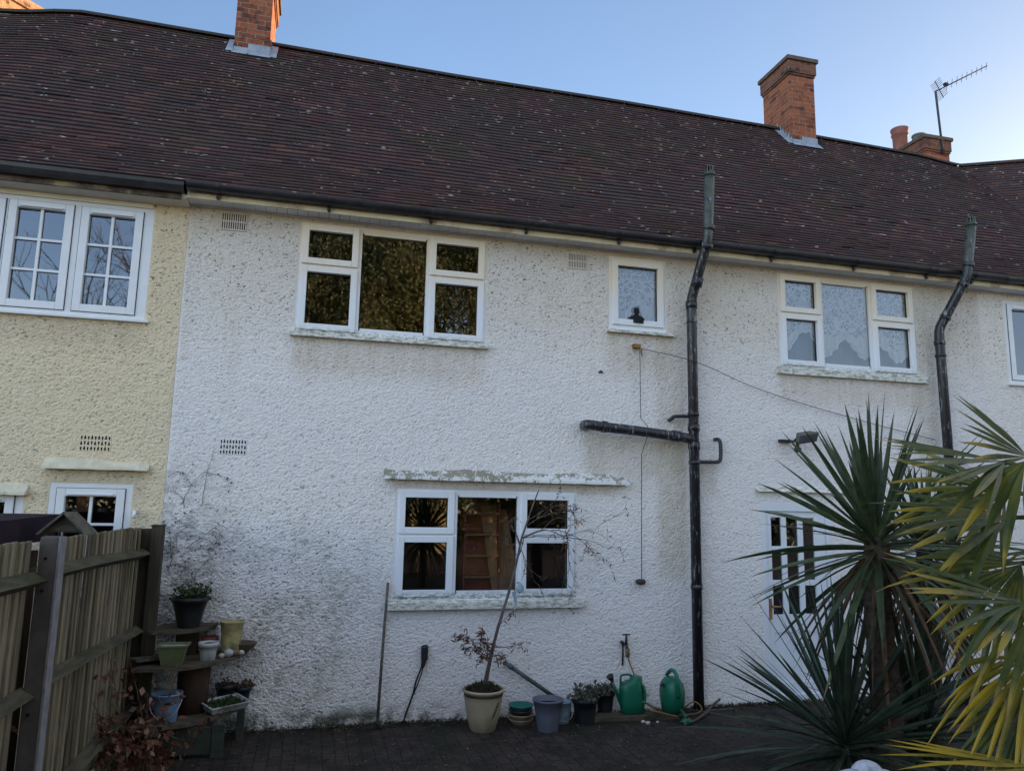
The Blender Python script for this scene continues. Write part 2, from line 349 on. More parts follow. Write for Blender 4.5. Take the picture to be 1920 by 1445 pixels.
simple('arris_rail', (.125, .108, .072), (.07, .065, .044), 7, .9, .1, .6, .006, stretch=(3, .5, 3), dirt=(.05, .06, .02))
simple('timber_post', (.095, .078, .055), (.06, .052, .04), 6, .9, .1, .5, .005, stretch=(4, 4, .5))
simple('concrete_post', (.12, .10, .09), (.09, .08, .072), 10, .9, .1, .5, .004)
simple('concrete_pale', (.27, .25, .26), (.2, .19, .19), 14, .9, .1, .5, .004)
simple('old_wood', (.12, .095, .065), (.07, .06, .045), 7, .85, .15, .5, .005, stretch=(1, 4, 3), dirt=(.035, .04, .022))
simple('grey_wood', (.15, .13, .10), (.09, .08, .065), 7, .85, .15, .5, .005, stretch=(3, 1, 3))
simple('brown_wood', (.075, .038, .022), (.045, .03, .022), 5, .8, .2, .4, .004, stretch=(3, 3, .6))
simple('green_wood', (.055, .066, .052), (.04, .045, .036), 6, .85, .15, .4, .004, stretch=(.6, 3, 3))
simple('black_plastic', (.014, .014, .017), (.02, .02, .022), 5, .45, .4, .05)
simple('yellow_pot', (.50, .42, .19), (.30, .25, .12), 12, .7, .3, .3, dirt=(.10, .11, .06))
simple('white_pot', (.48, .48, .47), (.36, .36, .35), 9, .5, .4, .1, dirt=(.14, .14, .12))
simple('green_pot', (.17, .19, .09), (.12, .14, .07), 5, .55, .3, .1)
simple('red_pot', (.17, .035, .028), (.11, .03, .025), 5, .6, .3, .1)
simple('blue_pail', (.20, .29, .42), (.15, .21, .31), 5, .45, .4, .1, dirt=(.07, .08, .09))
simple('pale_blue_pail', (.26, .36, .44), (.2, .27, .34), 5, .5, .4, .1, dirt=(.09, .12, .14))
simple('grey_bucket', (.12, .13, .17), (.09, .10, .13), 5, .5, .4, .1)
simple('cream_pot', (.42, .35, .23), (.33, .28, .18), 4, .55, .35, .15, dirt=(.22, .19, .12))
simple('brown_glaze', (.055, .03, .018), (.03, .02, .015), 4, .4, .5, .1)
simple('teal_dish', (.02, .17, .14), (.02, .11, .10), 5, .5, .4, .1)
simple('soil', (.022, .016, .012), (.05, .035, .024), 40, .95, .1, 1, .02)
simple('green_can', (.005, .135, .075), (.005, .10, .058), 3, .38, .45, .08, dirt=(.012, .07, .045))
simple('stick_bark', (.13, .10, .08), (.08, .065, .055), 12, .9, .1, .4)
simple('hose_yellow', (.24, .15, .05), (.15, .10, .04), 8, .6, .3, .1)
simple('hose_olive', (.10, .10, .05), (.06, .06, .04), 8, .6, .3, .1)
simple('brass', (.42, .20, .05), (.25, .12, .05), 10, .5, .5, .1)
simple('dark_iron', (.03, .027, .03), (.05, .035, .03), 12, .6, .4, .2)
simple('grey_pipe', (.13, .14, .16), (.08, .10, .09), 10, .6, .3, .2)
simple('rust_metal', (.34, .17, .07), (.16, .08, .04), 30, .9, .2, .5)
simple('lamp_grey', (.10, .10, .085), (.13, .13, .10), 9, .6, .4, .2)
simple('tree_bark', (.17, .13, .11), (.09, .07, .065), 18, .9, .1, .5, .005, stretch=(1, 1, .4))
simple('cordyline_bark', (.10, .075, .055), (.055, .042, .032), 9, .95, .1, 1., .015, stretch=(1, 1, 2.2))
simple('cut_wood', (.20, .145, .10), (.14, .10, .07), 9, .9, .1, .3)
simple('white_stone', (.62, .62, .68), (.42, .42, .47), 9, .8, .2, .4, dirt=(.16, .16, .18))
simple('pebble', (.5, .49, .46), (.35, .33, .3), 30, .8, .2, .2)
simple('blue_plastic', (.03, .14, .36), (.02, .08, .22), 6, .4, .4, .2)
simple('shed_felt', (.028, .018, .028), (.035, .025, .03), 5, .9, .1, .3)
simple('aerial_metal', (.05, .055, .07), (.07, .075, .085), 10, .8, .15, 0)
simple('cream_wall', (.80, .66, .36), (.72, .58, .3), 3, .9, .1, .3)
simple('twig_brown', (.17, .10, .07), (.10, .07, .055), 20, .9, .1, 0)
simple('bare_twig', (.36, .25, .16), (.22, .16, .11), 8, .9, .1, 0)
simple('paint_white_door', (.76, .78, .83), (.72, .74, .79), 4, .4, .4, .05)
simple('black_seal', (.012, .012, .014), None, 5, .6, .2, 0)
simple('dead_stem', (.16, .13, .115), (.10, .085, .08), 20, .9, .1, 0)
simple('rope', (.10, .10, .09), None, 5, .8, .1, 0)
simple('cloth_pale', (.40, .46, .50), (.3, .36, .42), 20, .9, .1, .2)

# ---------------- mesh builder ----------------
ORG = {}
class MB:
    def __init__(s): s.v = []; s.f = []; s.var = []; s.tip = []; s.sm = []; s.fm = []; s.cm = 0
    def face(s, pts, var=.5, tip=0., smooth=False):
        i = len(s.v); s.v += [tuple(p) for p in pts]; s.f.append(tuple(range(i, i+len(pts))))
        s.var.append(var); s.tip.append(tip); s.sm.append(smooth); s.fm.append(s.cm)
    def idx(s, vs, fs, var=.5, tip=0., smooth=False):
        i = len(s.v); s.v += [tuple(p) for p in vs]
        for f in fs:
            s.f.append(tuple(i+k for k in f)); s.var.append(var); s.tip.append(tip); s.sm.append(smooth); s.fm.append(s.cm)
    def box(s, x0, x1, y0, y1, z0, z1, var=.5, m=None):
        vs = [Vector((x, y, z)) for z in (z0, z1) for y in (y0, y1) for x in (x0, x1)]
        if m: vs = [m @ p for p in vs]
        s.idx(vs, [(0, 2, 3, 1), (4, 5, 7, 6), (0, 1, 5, 4), (2, 6, 7, 3), (0, 4, 6, 2), (1, 3, 7, 5)], var)
        return s
    def beam(s, a, b, w, h, up=(0, 0, 1), var=.5):
        a = Vector(a); b = Vector(b); d = b-a; Ln = d.length; d.normalize(); up = Vector(up)
        sx = d.cross(up)
        if sx.length < 1e-4: sx = d.cross(Vector((1, 0, 0)))
        sx.normalize(); uz = sx.cross(d)
        m = Matrix(((sx.x, d.x, uz.x, a.x), (sx.y, d.y, uz.y, a.y), (sx.z, d.z, uz.z, a.z), (0, 0, 0, 1)))
        return s.box(-w/2, w/2, 0, Ln, -h/2, h/2, var, m)
    def tube(s, pts, rad, n=8, var=.5, cap=True, smooth=True, closed=False, tips=None):
        pts = [Vector(p) for p in pts]
        if not hasattr(rad, '__len__'): rad = [rad]*len(pts)
        up = None; rings = []; base = len(s.v)
        for i, p in enumerate(pts):
            d = (pts[min(i+1, len(pts)-1)]-pts[max(i-1, 0)])
            if d.length < 1e-9: d = Vector((0, 0, 1))
            d.normalize()
            if up is None:
                up = Vector((0, 0, 1)) if abs(d.z) < .9 else Vector((0, 1, 0))
            a = d.cross(up)
            if a.length < 1e-6: a = d.cross(Vector((1, 0, 0)))
            a.normalize(); b_ = a.cross(d); up = b_
            for k in range(n):
                t = 2*math.pi*k/n
                s.v.append(tuple(p+(a*math.cos(t)+b_*math.sin(t))*rad[i]))
        def add(f, sm): s.f.append(f); s.var.append(var); s.tip.append(0); s.sm.append(sm); s.fm.append(s.cm)
        for i in range(len(pts)-1):
            for k in range(n):
                q = base+i*n; k2 = (k+1) % n
                add((q+k, q+k2, q+n+k2, q+n+k), smooth)
        if cap:
            add(tuple(base+k for k in reversed(range(n))), False)
            add(tuple(base+(len(pts)-1)*n+k for k in range(n)), False)
        return s
    def lathe(s, c, prof, n=32, var=.5, smooth=True, sx=1, sy=1, m=None, cap=True):
        c = Vector(c); vs = []
        for (r, z) in prof:
            for k in range(n):
                t = 2*math.pi*k/n; p = Vector((r*math.cos(t)*sx, r*math.sin(t)*sy, z))
                vs.append((m @ p if m else p)+c)
        fs = [(i*n+k, i*n+(k+1) % n, (i+1)*n+(k+1) % n, (i+1)*n+k) for i in range(len(prof)-1) for k in range(n)]
        s.idx(vs, fs, var, 0, smooth)
        if cap:
            s.idx(vs[:n], [tuple(reversed(range(n)))], var); s.idx(vs[-n:], [tuple(range(n))], var)
        return s
    def blade(s, base, d, Ln, wd, droop=.3, segs=6, fold=.25, roll=0, var=None, w0=.5, peak=.35, gdir=(0, 0, -1), t0=0., tipf=1.):
        base = Vector(base); d = Vector(d).normalized(); g = Vector(gdir)
        var = rnd.random() if var is None else var
        side = d.cross(Vector((0, 0, 1)))
        if side.length < .05: side = Vector((1, 0, 0))
        side.normalize()
        if roll: side = Matrix.Rotation(roll, 3, d) @ side
        vs = []
        for i in range(segs+1):
            t = i/segs
            p = base+d*Ln*t+g*(droop*Ln*t*t)
            tan = (d*Ln+g*(2*droop*Ln*t)).normalized()
            sd_ = (side-tan*side.dot(tan)).normalized(); nn = sd_.cross(tan)
            wt = w0+(1-w0)*(t/peak) if t < peak else max(.02, (1-((t-peak)/(1-peak))**2.0))
            hw = wd*.5*wt
            vs += [p-sd_*hw+nn*fold*hw, p, p+sd_*hw+nn*fold*hw]
        i0 = len(s.v); s.v += [tuple(q) for q in vs]
        for i in range(segs):
            for k in (0, 1):
                a = i0+i*3+k
                s.f.append((a, a+1, a+4, a+3)); s.var.append(var); s.tip.append((t0+(1-t0)*(i+.5)/segs)*tipf); s.sm.append(False); s.fm.append(s.cm)
        return s
    def leaf(s, p, d, Ln, wd, var=None, up=None):
        p = Vector(p); d = Vector(d).normalized()
        up = up or Vector((rnd.gauss(0, 1), rnd.gauss(0, 1), rnd.gauss(0, 1)))
        sd_ = d.cross(up)
        if sd_.length < 1e-3: sd_ = Vector((1, 0, 0))
        sd_.normalize(); var = rnd.random() if var is None else var
        nn = sd_.cross(d)
        s.face([p, p+d*Ln*.45+sd_*wd*.5+nn*wd*.12, p+d*Ln, p+d*Ln*.5-sd_*wd*.5+nn*wd*.12], var, rnd.random())
        return s
    def build(s, name, mat, parent=None, loc=None, bevel=0, label=None, kind=None):
        off = Vector((0, 0, 0))
        if parent is not None: off = Vector(ORG[parent.name])
        elif loc is not None: off = Vector(loc)
        me = bpy.data.meshes.new(name)
        me.from_pydata([(a-off.x, b-off.y, c-off.z) for a, b, c in s.v], [], s.f)
        at = me.attributes.new('var', 'FLOAT', 'FACE'); at.data.foreach_set('value', s.var)
        if any(s.tip):
            cnt = np.zeros(len(s.v)); acc = np.zeros(len(s.v)); ls = np.array([len(f) for f in s.f]); fl = np.concatenate([np.array(f) for f in s.f]); tv_ = np.repeat(np.array(s.tip), ls)
            np.add.at(acc, fl, tv_); np.add.at(cnt, fl, 1); at = me.attributes.new('tip', 'FLOAT', 'POINT'); at.data.foreach_set('value', (acc/np.maximum(cnt, 1)).astype(np.float32))
        me.polygons.foreach_set('use_smooth', s.sm)
        mats = mat if isinstance(mat, (list, tuple)) else [mat]
        for mm in mats: me.materials.append(MATS[mm])
        if len(mats) > 1: me.polygons.foreach_set('material_index', s.fm)
        me.update()
        o = bpy.data.objects.new(name, me); COL.objects.link(o)
        ORG[o.name] = tuple(off)
        if parent is not None: o.parent = parent
        else: o.location = off
        if bevel:
            bv = o.modifiers.new('bevel', 'BEVEL'); bv.width = bevel; bv.segments = 2; bv.limit_method = 'ANGLE'
        if label: o['label'] = label
        if kind: o['kind'] = kind
        return o

def tag(o, label, cat, group=None):
    o['label'] = label; o['category'] = cat
    if group: o['group'] = group
    return o
def thing(name, label, cat, loc=(0, 0, 0), group=None):
    o = bpy.data.objects.new(name, None); COL.objects.link(o); o.location = loc; o.empty_display_size = .1
    ORG[o.name] = tuple(loc)
    return tag(o, label, cat, group)
def copy_tree(o, parent=None, loc=None, rotz=None, scale=None):
    c = o.copy(); COL.objects.link(c); ORG[c.name] = ORG[o.name]
    if parent is not None: c.parent = parent
    for ch in list(o.children): copy_tree(ch, c)
    if loc is not None: c.location = loc
    if rotz is not None: c.rotation_euler = (0, 0, rotz)
    if scale is not None: c.scale = scale
    return c
def lerp(a, b, t): return a+(b-a)*t
def smooth_path(pts, n=6):
    """Catmull-Rom through the points"""
    P = [Vector(p) for p in pts]; P = [P[0]*2-P[1]]+P+[P[-1]*2-P[-2]]; out = []
    for i in range(1, len(P)-2):
        for k in range(n):
            t = k/n; a, b, c, d = P[i-1:i+3]
            out.append(.5*((2*b)+(c-a)*t+(2*a-5*b+4*c-d)*t*t+(-a+3*b-3*c+d)*t**3))
    out.append(P[-2]); return out

# ================= SETTING =================
g = MB(); g.box(-120, 120, -160, 120, -.3, 0)
gr = g.build('ground', 'patio_paving'); gr['kind'] = 'structure'

# ================= HOUSES =================
HB = 6.34                                   # back wall of the terrace (ridge is in the middle)
SMAX = 4.94                                 # slope length of the roof
def prof(s):
    """roof profile: (y, z, pitch) at slope distance s, shallower over the eaves"""
    if s < .8: a = R(39)
    p1 = R(39); p2 = R(48)
    if s <= .8: return -.24+s*math.cos(p1), 4.955+s*math.sin(p1), p1
    y0, z0 = -.24+.8*math.cos(p1), 4.955+.8*math.sin(p1)
    if s <= 1.2:
        q = (s-.8)/.4; pm = p1+(p2-p1)*q*.5
        return y0+(s-.8)*math.cos(pm), z0+(s-.8)*math.sin(pm), p1+(p2-p1)*q
    pm = (p1+p2)/2; y1, z1 = y0+.4*math.cos(pm), z0+.4*math.sin(pm)
    return y1+(s-1.2)*math.cos(p2), z1+(s-1.2)*math.sin(p2), p2
RY, RZ, _ = prof(SMAX)
SAGX = [(-8, -.50), (-4.4, -.12), (-3.33, .05), (-1.4, .035), (2, .0), (4.5, .015), (7.1, 0), (8.25, -.045), (10.1, -.07), (11.2, -.15), (40, -.15)]
def sag(x, s):
    for (a, za), (b, zb) in zip(SAGX, SAGX[1:]):
        if x <= b:
            t = max(0, (x-a)/(b-a)); v = za+(zb-za)*(t*t*(3-2*t)); break
    wob = .010*math.sin(x*1.35+.6)*math.sin(s*1.3)+.005*math.sin(x*3.1+s*1.7)
    return v*min(1, s/SMAX)**1.3+wob*math.sin(math.pi*min(1, s/SMAX))
def roof_tiles(name, parent, x0, x1, xlim=None, m=None, xl0=None, snap=(0, 0)):
    mb = MB(); gauge = .1; n = int(SMAX/gauge); wt = .165; th = .0155
    for k in range(n):
        s0 = k*gauge; s1 = s0+gauge*1.35
        y0, z0, a = prof(s0); y1, z1, a1 = prof(s1)
        off = (k % 2)*wt/2+((k*37) % 5-2)*.003
        lo = x0 if xl0 is None else xl0(y0); hi = x1 if xlim is None else xlim(y0)
        if snap[0]: lo = off+round((lo-off)/wt)*wt
        if snap[1]: hi = off+round((hi-off)/wt)*wt
        i = round((lo-off)/wt) if snap[0] else math.floor((lo-off)/wt)
        rowj = 0
        while True:
            xa = off+i*wt; i += 1
            if xa >= hi-.001: break
            xb = min(xa+wt-.002, hi); xa = max(xa, lo)
            if xb-xa < .02: continue
            ny, nz = -math.sin(a), math.cos(a)
            lift = th*1.5+rnd.gauss(0, .0013)+(rnd.random() < .03)*.006; slip = rnd.gauss(0, .0018)-(rnd.random() < .012)*.022
            tw = rnd.gauss(0, .0006)
            sg0 = sag(xa, s0); sg1 = sag(xb, s0)  # rows run unbroken
            vs = []
            for (x, sg, tt) in ((xa, sg0, -tw), (xb, sg1, tw)):
                ys, zs = y0+slip*math.cos(a)+rowj, z0+slip*math.sin(a)+sg
                Lh = lift+tt
                vs += [(x, ys+ny*Lh, zs+nz*Lh), (x, y1+ny*.002, z1+nz*.002+sg), (x, ys+ny*(Lh-th), zs+nz*(Lh-th))]
            if m: vs = [m @ Vector(p) for p in vs]
            mb.idx(vs, [(0, 3, 4, 1), (2, 5, 3, 0), (0, 1, 2), (3, 5, 4)], rnd.random())
    # under-layer so that no light comes between the tiles
    xs = [x0+(x1-x0)*t/24 for t in range(25)]
    for s0, s1 in zip([0.02]+[.25*i for i in range(1, 20)], [.25*i for i in range(1, 20)]+[SMAX]):
        for xa, xb in zip(xs, xs[1:]):
            ya, za, aa = prof(s0); yb, zb, _ = prof(s1)
            q = []
            for (x, yy, zz, ss) in ((xa, ya, za, s0), (xb, ya, za, s0), (xb, yb, zb, s1), (xa, yb, zb, s1)):
                if xlim: x = min(x, xlim(yy))
                if xl0: x = max(x, xl0(yy))
                p = Vector((x, yy, zz-.02+sag(x, ss)))
                q.append(m @ p if m else p)
            mb.face(q, .5)
    # rear slope
    for xa, xb in zip(xs, xs[1:]):
        q = [Vector((xa, RY, RZ-.02+sag(xa, SMAX))), Vector((xb, RY, RZ-.02+sag(xb, SMAX))), Vector((xb, HB+.25, 4.93)), Vector((xa, HB+.25, 4.93))]
        if m: q = [m @ p for p in q]
        mb.face(q, .4)
    return mb.build(name, 'clay_tile', parent)
def ridge_tiles(parent, x0, x1, m=None):
    mb = MB(); x = x0; Lr = .31
    while x < x1-.05:
        xe = min(x+Lr, x1); zz = RZ+sag(x, SMAX)+.045; za = RZ+sag(xe, SMAX)+.045
        vs = []
        n = 8
        for (xx, z_, rr) in ((x, zz, .085), (xe-.001, za, .085)):
            for k in range(n+1):
                t = math.pi*(k/n); vs.append((xx, RY-math.cos(t)*rr*1.12, z_-.075+math.sin(t)*rr*.95))
        if m: vs = [m @ Vector(p) for p in vs]
        mb.idx(vs, [(k, k+1, n+2+k, n+1+k) for k in range(n)]+[tuple(range(n+1))], rnd.random())
        x = xe
    return mb.build('ridge', 'ridge_clay', parent)

def field(shape, step, sx_, sz_, seed):
    g_ = np.random.default_rng(seed).standard_normal(shape); F = np.fft.rfft2(g_)
    kz = np.fft.fftfreq(shape[0])[:, None]/step; kx = np.fft.rfftfreq(shape[1])[None, :]/step
    f_ = np.fft.irfft2(F*np.exp(-2*np.pi**2*((kz*sz_)**2+(kx*sx_)**2)), shape); return f_/f_.std()
def relief(parent, x0, x1, z0, z1, holes, mat, amp=.0075, step=.0057, seed=1, xvis=None):
    """pebbledashed face of a wall as real relief"""
    def cuts(a, b, cs):
        c = sorted({a, b, *[q for q in cs if a < q < b]}); out = []
        for p, q in zip(c, c[1:]): out.append(np.linspace(p, q, max(2, int(round((q-p)/step))+1))[:-1])
        return np.concatenate(out+[np.array([b])])
    xs = cuts(x0, x1, [h[0] for h in holes]+[h[1] for h in holes]); zs = cuts(z0, z1, [h[2] for h in holes]+[h[3] for h in holes])
    st = .003; W, H_ = int((x1-x0)/st)+4, int((z1-z0)/st)+4
    f0 = np.tanh(field((H_, W), st, .0042, .0028, seed)*.9)*1.25+.30*field((H_, W), st, .0085, .0055, seed+1)
    f = f0+.30*field((H_, W), st, .035, .028, seed+2)+.5*field((H_, W), st, .35, .2, seed+3)
    ix = ((xs-x0)/st).astype(int); iz = ((zs-z0)/st).astype(int); h = f[np.ix_(iz, ix)]; h0 = f0[np.ix_(iz, ix)]
    XX, ZZ = np.meshgrid(xs, zs)
    if seed == 1: h = h*(1+.55*np.clip((1.2-XX)/1.5, 0, 1)*np.clip((1.9-ZZ)/.9, 0, 1))
    edge = np.minimum(np.minimum(XX-x0, x1-XX), np.full_like(XX, 9))
    for (a, b, c, d) in holes:
        dx = np.maximum(np.maximum(a-XX, XX-b), 0); dz = np.maximum(np.maximum(c-ZZ, ZZ-d), 0); edge = np.minimum(edge, np.hypot(dx, dz))
    k = np.clip(edge/.02, 0, 1); YY = -amp*(h+1.0)*k
    nz, nx = XX.shape; off = ORG[parent.name]
    V = np.stack([XX-off[0], YY-off[1], ZZ-off[2]], -1).reshape(-1, 3)
    cx_ = (xs[:-1]+xs[1:])/2; cz_ = (zs[:-1]+zs[1:])/2; CX, CZ = np.meshgrid(cx_, cz_); keep = np.ones_like(CX, bool)
    for (a, b, c, d) in holes: keep &= ~((CX > a) & (CX < b) & (CZ > c) & (CZ < d))
    I, J = np.nonzero(keep); q = I*nx+J; Fc = np.stack([q, q+1, q+nx+1, q+nx], -1)
    me = bpy.data.meshes.new('wall'); me.vertices.add(len(V)); me.vertices.foreach_set('co', V.ravel())
    me.loops.add(Fc.size); me.loops.foreach_set('vertex_index', Fc.ravel().astype(np.int32))
    me.polygons.add(len(Fc)); me.polygons.foreach_set('loop_start', np.arange(0, Fc.size, 4, dtype=np.int32)); me.polygons.foreach_set('loop_total', np.full(len(Fc), 4, np.int32))
    me.polygons.foreach_set('use_smooth', np.ones(len(Fc), bool)); me.update(calc_edges=True)
    at = me.attributes.new('hgt', 'FLOAT', 'POINT'); at.data.foreach_set('value', (h0*k).ravel().astype(np.float32))
    me.materials.append(MATS[mat]); o = bpy.data.objects.new('render_coat', me); COL.objects.link(o); o.parent = parent; ORG[o.name] = off; return o
def wall_front(parent, x0, x1, holes, mat, depth=.26, z1=4.86, y=0., label=None, rel=None):
    xs = sorted({x0, x1, *[h[0] for h in holes], *[h[1] for h in holes]}); zs = sorted({-.1, z1, *[h[2] for h in holes], *[h[3] for h in holes]})
    mb = MB()
    def hole(xc, zc): return any(h[0] < xc < h[1] and h[2] < zc < h[3] for h in holes)
    for a, b in zip(xs, xs[1:]):
        for c, d in zip(zs, zs[1:]):
            if not hole((a+b)/2, (c+d)/2):
                if not rel: mb.face([(a, y, c), (b, y, c), (b, y, d), (a, y, d)])
                mb.face([(a, y+depth, d), (b, y+depth, d), (b, y+depth, c), (a, y+depth, c)])
    for (a, b, c, d) in holes:
        for q in ([(a, y, c), (a, y+depth, c), (a, y+depth, d), (a, y, d)], [(b, y, d), (b, y+depth, d), (b, y+depth, c), (b, y, c)],
                  [(a, y, d), (a, y+depth, d), (b, y+depth, d), (b, y, d)], [(b, y, c), (b, y+depth, c), (a, y+depth, c), (a, y, c)]):
            mb.face(q)
    mb.box(x0, x1, HB-.2, HB, -.1, 4.86)
    for xx in (x0, x1-.1):                                     # party / end walls, up into the roof
        mb.box(xx, xx+.1, depth+.002, HB-.202, -.1, 4.86)
        mb.face([(xx+.05, .1, 4.86), (xx+.05, HB-.1, 4.86), (xx+.05, RY, RZ-.12)])
    o = mb.build('wall', mat, parent)
    if rel: relief(o, max(x0, rel[0]), x1, 0 if x0 > -2 else .9, z1, [h for h in holes if h[1] > rel[0]]+rel[3], mat, seed=rel[1], amp=rel[2])
    return o
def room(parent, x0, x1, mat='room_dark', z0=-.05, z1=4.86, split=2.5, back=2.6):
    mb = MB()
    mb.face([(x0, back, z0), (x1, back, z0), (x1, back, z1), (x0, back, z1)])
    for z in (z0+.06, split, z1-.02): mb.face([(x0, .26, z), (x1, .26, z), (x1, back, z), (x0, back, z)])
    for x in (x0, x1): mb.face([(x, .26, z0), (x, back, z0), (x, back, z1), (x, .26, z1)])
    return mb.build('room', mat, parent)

def frame_rect(mb, x0, x1, z0, z1, w_, y0, y1, wb=None):
    """mitred rectangular frame with a small inner slope"""
    wb = wb or w_
    mb.box(x0, x0+w_, y0, y1, z0, z1); mb.box(x1-w_, x1, y0, y1, z0, z1)
    mb.box(x0+w_, x1-w_, y0+.0006, y1, z1-w_, z1); mb.box(x0+w_, x1-w_, y0+.0006, y1, z0, z0+wb)
def tri_window(parent, x0, x1, z0, z1, cols, tz, label=None, mat='old_white_frame', sill=None, centre_fixed=True, sillmat='sill_paint'):
    """old three-part window: side columns with a small light above a casement, tall fixed middle"""
    fr = MB(); fw_ = .052
    frame_rect(fr, x0, x1, z0, z1, fw_, .002, .07)
    (a0, a1), (b0, b1), (c0, c1) = cols
    m1, m2 = (a1+b0)/2, (b1+c0)/2
    for mx in (m1, m2): fr.box(mx-.022, mx+.022, .003, .07, z0+fw_, z1-fw_)
    fr.box(b0-.02, b1+.02, .004, .05, z0+fw_, z0+fw_+.025); fr.box(b0-.02, b1+.02, .004, .05, z1-fw_-.018, z1-fw_)
    for (p, q) in ((x0+fw_, m1-.022), (m2+.022, x1-fw_)): fr.box(p, q, .004, .07, tz-.018, tz+.018)
    o = fr.build('window', mat, parent)
    if label: o['label'] = label
    for (p, q) in ((x0+.026, m1-.012), (m2+.012, x1-.026)):
        for (e, f) in ((z0+.026, tz-.008), (tz+.012, z1-.022)):
            s = MB(); frame_rect(s, p, q, e, f, .062, -.022, .045); s.build('sash', mat, o, bevel=.004)
            sb = MB(); frame_rect(sb, p+.062, q-.062, e+.062, f-.062, .007, .022, .031); sb.build('seal', 'black_seal', o)
    gl = MB(); gl.face([(x0+.03, .032, z0+.03), (x1-.03, .032, z0+.03), (x1-.03, .032, z1-.03), (x0+.03, .032, z1-.03)])
    gl.build('glass', 'window_glass', o)
    if sill:
        sl_ = MB(); sx0, sx1, st, sb_, yy = sill
        sl_.idx([(sx0, yy, sb_), (sx0, .03, sb_), (sx0, .03, st+.012), (sx0, yy, st-.006), (sx1, yy, sb_), (sx1, .03, sb_), (sx1, .03, st+.012), (sx1, yy, st-.006)],
                [(0, 1, 2, 3), (7, 6, 5, 4), (0, 3, 7, 4), (3, 2, 6, 7), (0, 4, 5, 1)])
        sl_.build('sill', sillmat, o, bevel=.004)
    return o
def cottage_window(parent, x0, x1, z0, z1, sashes, nx, nz, label=None, sill=None, gw=.045):
    fr = MB(); frame_rect(fr, x0, x1, z0, z1, .05, .002, .07)
    for (a, b), (c, d) in zip(sashes, sashes[1:]): fr.box(b, c, .003, .07, z0+.05, z1-.05)
    fr.box(x0+.05, sashes[0][0], .003, .07, z0+.05, z1-.05); fr.box(sashes[-1][1], x1-.05, .003, .07, z0+.05, z1-.05)
    o = fr.build('window', 'white_upvc', parent)
    if label: o['label'] = label
    for (a, b) in sashes:
        s = MB(); frame_rect(s, a+.004, b-.004, z0+.045, z1-.045, .068, -.014, .045); s.build('sash', 'white_upvc', o, bevel=.004)
        sb = MB(); frame_rect(sb, a-.002, b+.002, z0+.04, z1-.04, .007, -.001, .002); sb.build('seal', 'black_seal', o)
        mb = MB(); gx0, gx1, gz0, gz1 = a+.072, b-.072, z0+.113, z1-.113
        for i in range(1, nx): xx = lerp(gx0, gx1, i/nx); mb.box(xx-.012, xx+.012, .008, .03, gz0, gz1)
        for i in range(1, nz): zz = lerp(gz0, gz1, i/nz); mb.box(gx0, gx1, .0085, .0295, zz-.011, zz+.011)
        mb.build('glazing_bars', 'white_upvc', o)
        tv = MB(); tv.box(lerp(gx0, gx1, .04), lerp(gx0, gx1, .95), -.03, -.014, gz1+.008, gz1+.028); tv.build('trickle_vent', 'white_upvc', o, bevel=.005)
    gl = MB(); gl.face([(x0+.03, .032, z0+.03), (x1-.03, .032, z0+.03), (x1-.03, .032, z1-.03), (x0+.03, .032, z1-.03)])
    gl.build('glass', 'window_glass', o)
    if sill:
        s = MB(); s.box(sill[0], sill[1], sill[4], .02, sill[3], sill[2]); s.build('sill', 'white_upvc', o, bevel=.004)
    return o
def ledge(parent, x0, x1, z0, z1, yy, mat, label=None, slope=.035):
    mb = MB(); n = max(8, int((x1-x0)*14)); vs = []
    for i in range(n+1):
        x = lerp(x0, x1, i/n); j = rnd.gauss(0, .003)
        top = z1+.012*math.sin(x*5)+j+(.02 if i < n*.93 else .02*(n-i)/(n*.07))
        vs += [(x, yy+rnd.gauss(0, .0015), z0+rnd.gauss(0, .0015)), (x, yy+.004, z0+(z1-z0)*.5), (x, yy*.45, lerp(z0, top, .92)), (x, -.004, top+slope), (x, -.002, z0+.004)]
    fs = []
    for i in range(n):
        for k in range(4): a = i*5+k; fs.append((a, a+5, a+6, a+1))
        a = i*5; fs.append((a, a+4, a+9, a+5))
    fs += [(0, 1, 2, 3, 4), (n*5+4, n*5+3, n*5+2, n*5+1, n*5)]
    mb.idx(vs, fs); o = mb.build('window_ledge', mat, parent)
    if label: o['label'] = label
    return o
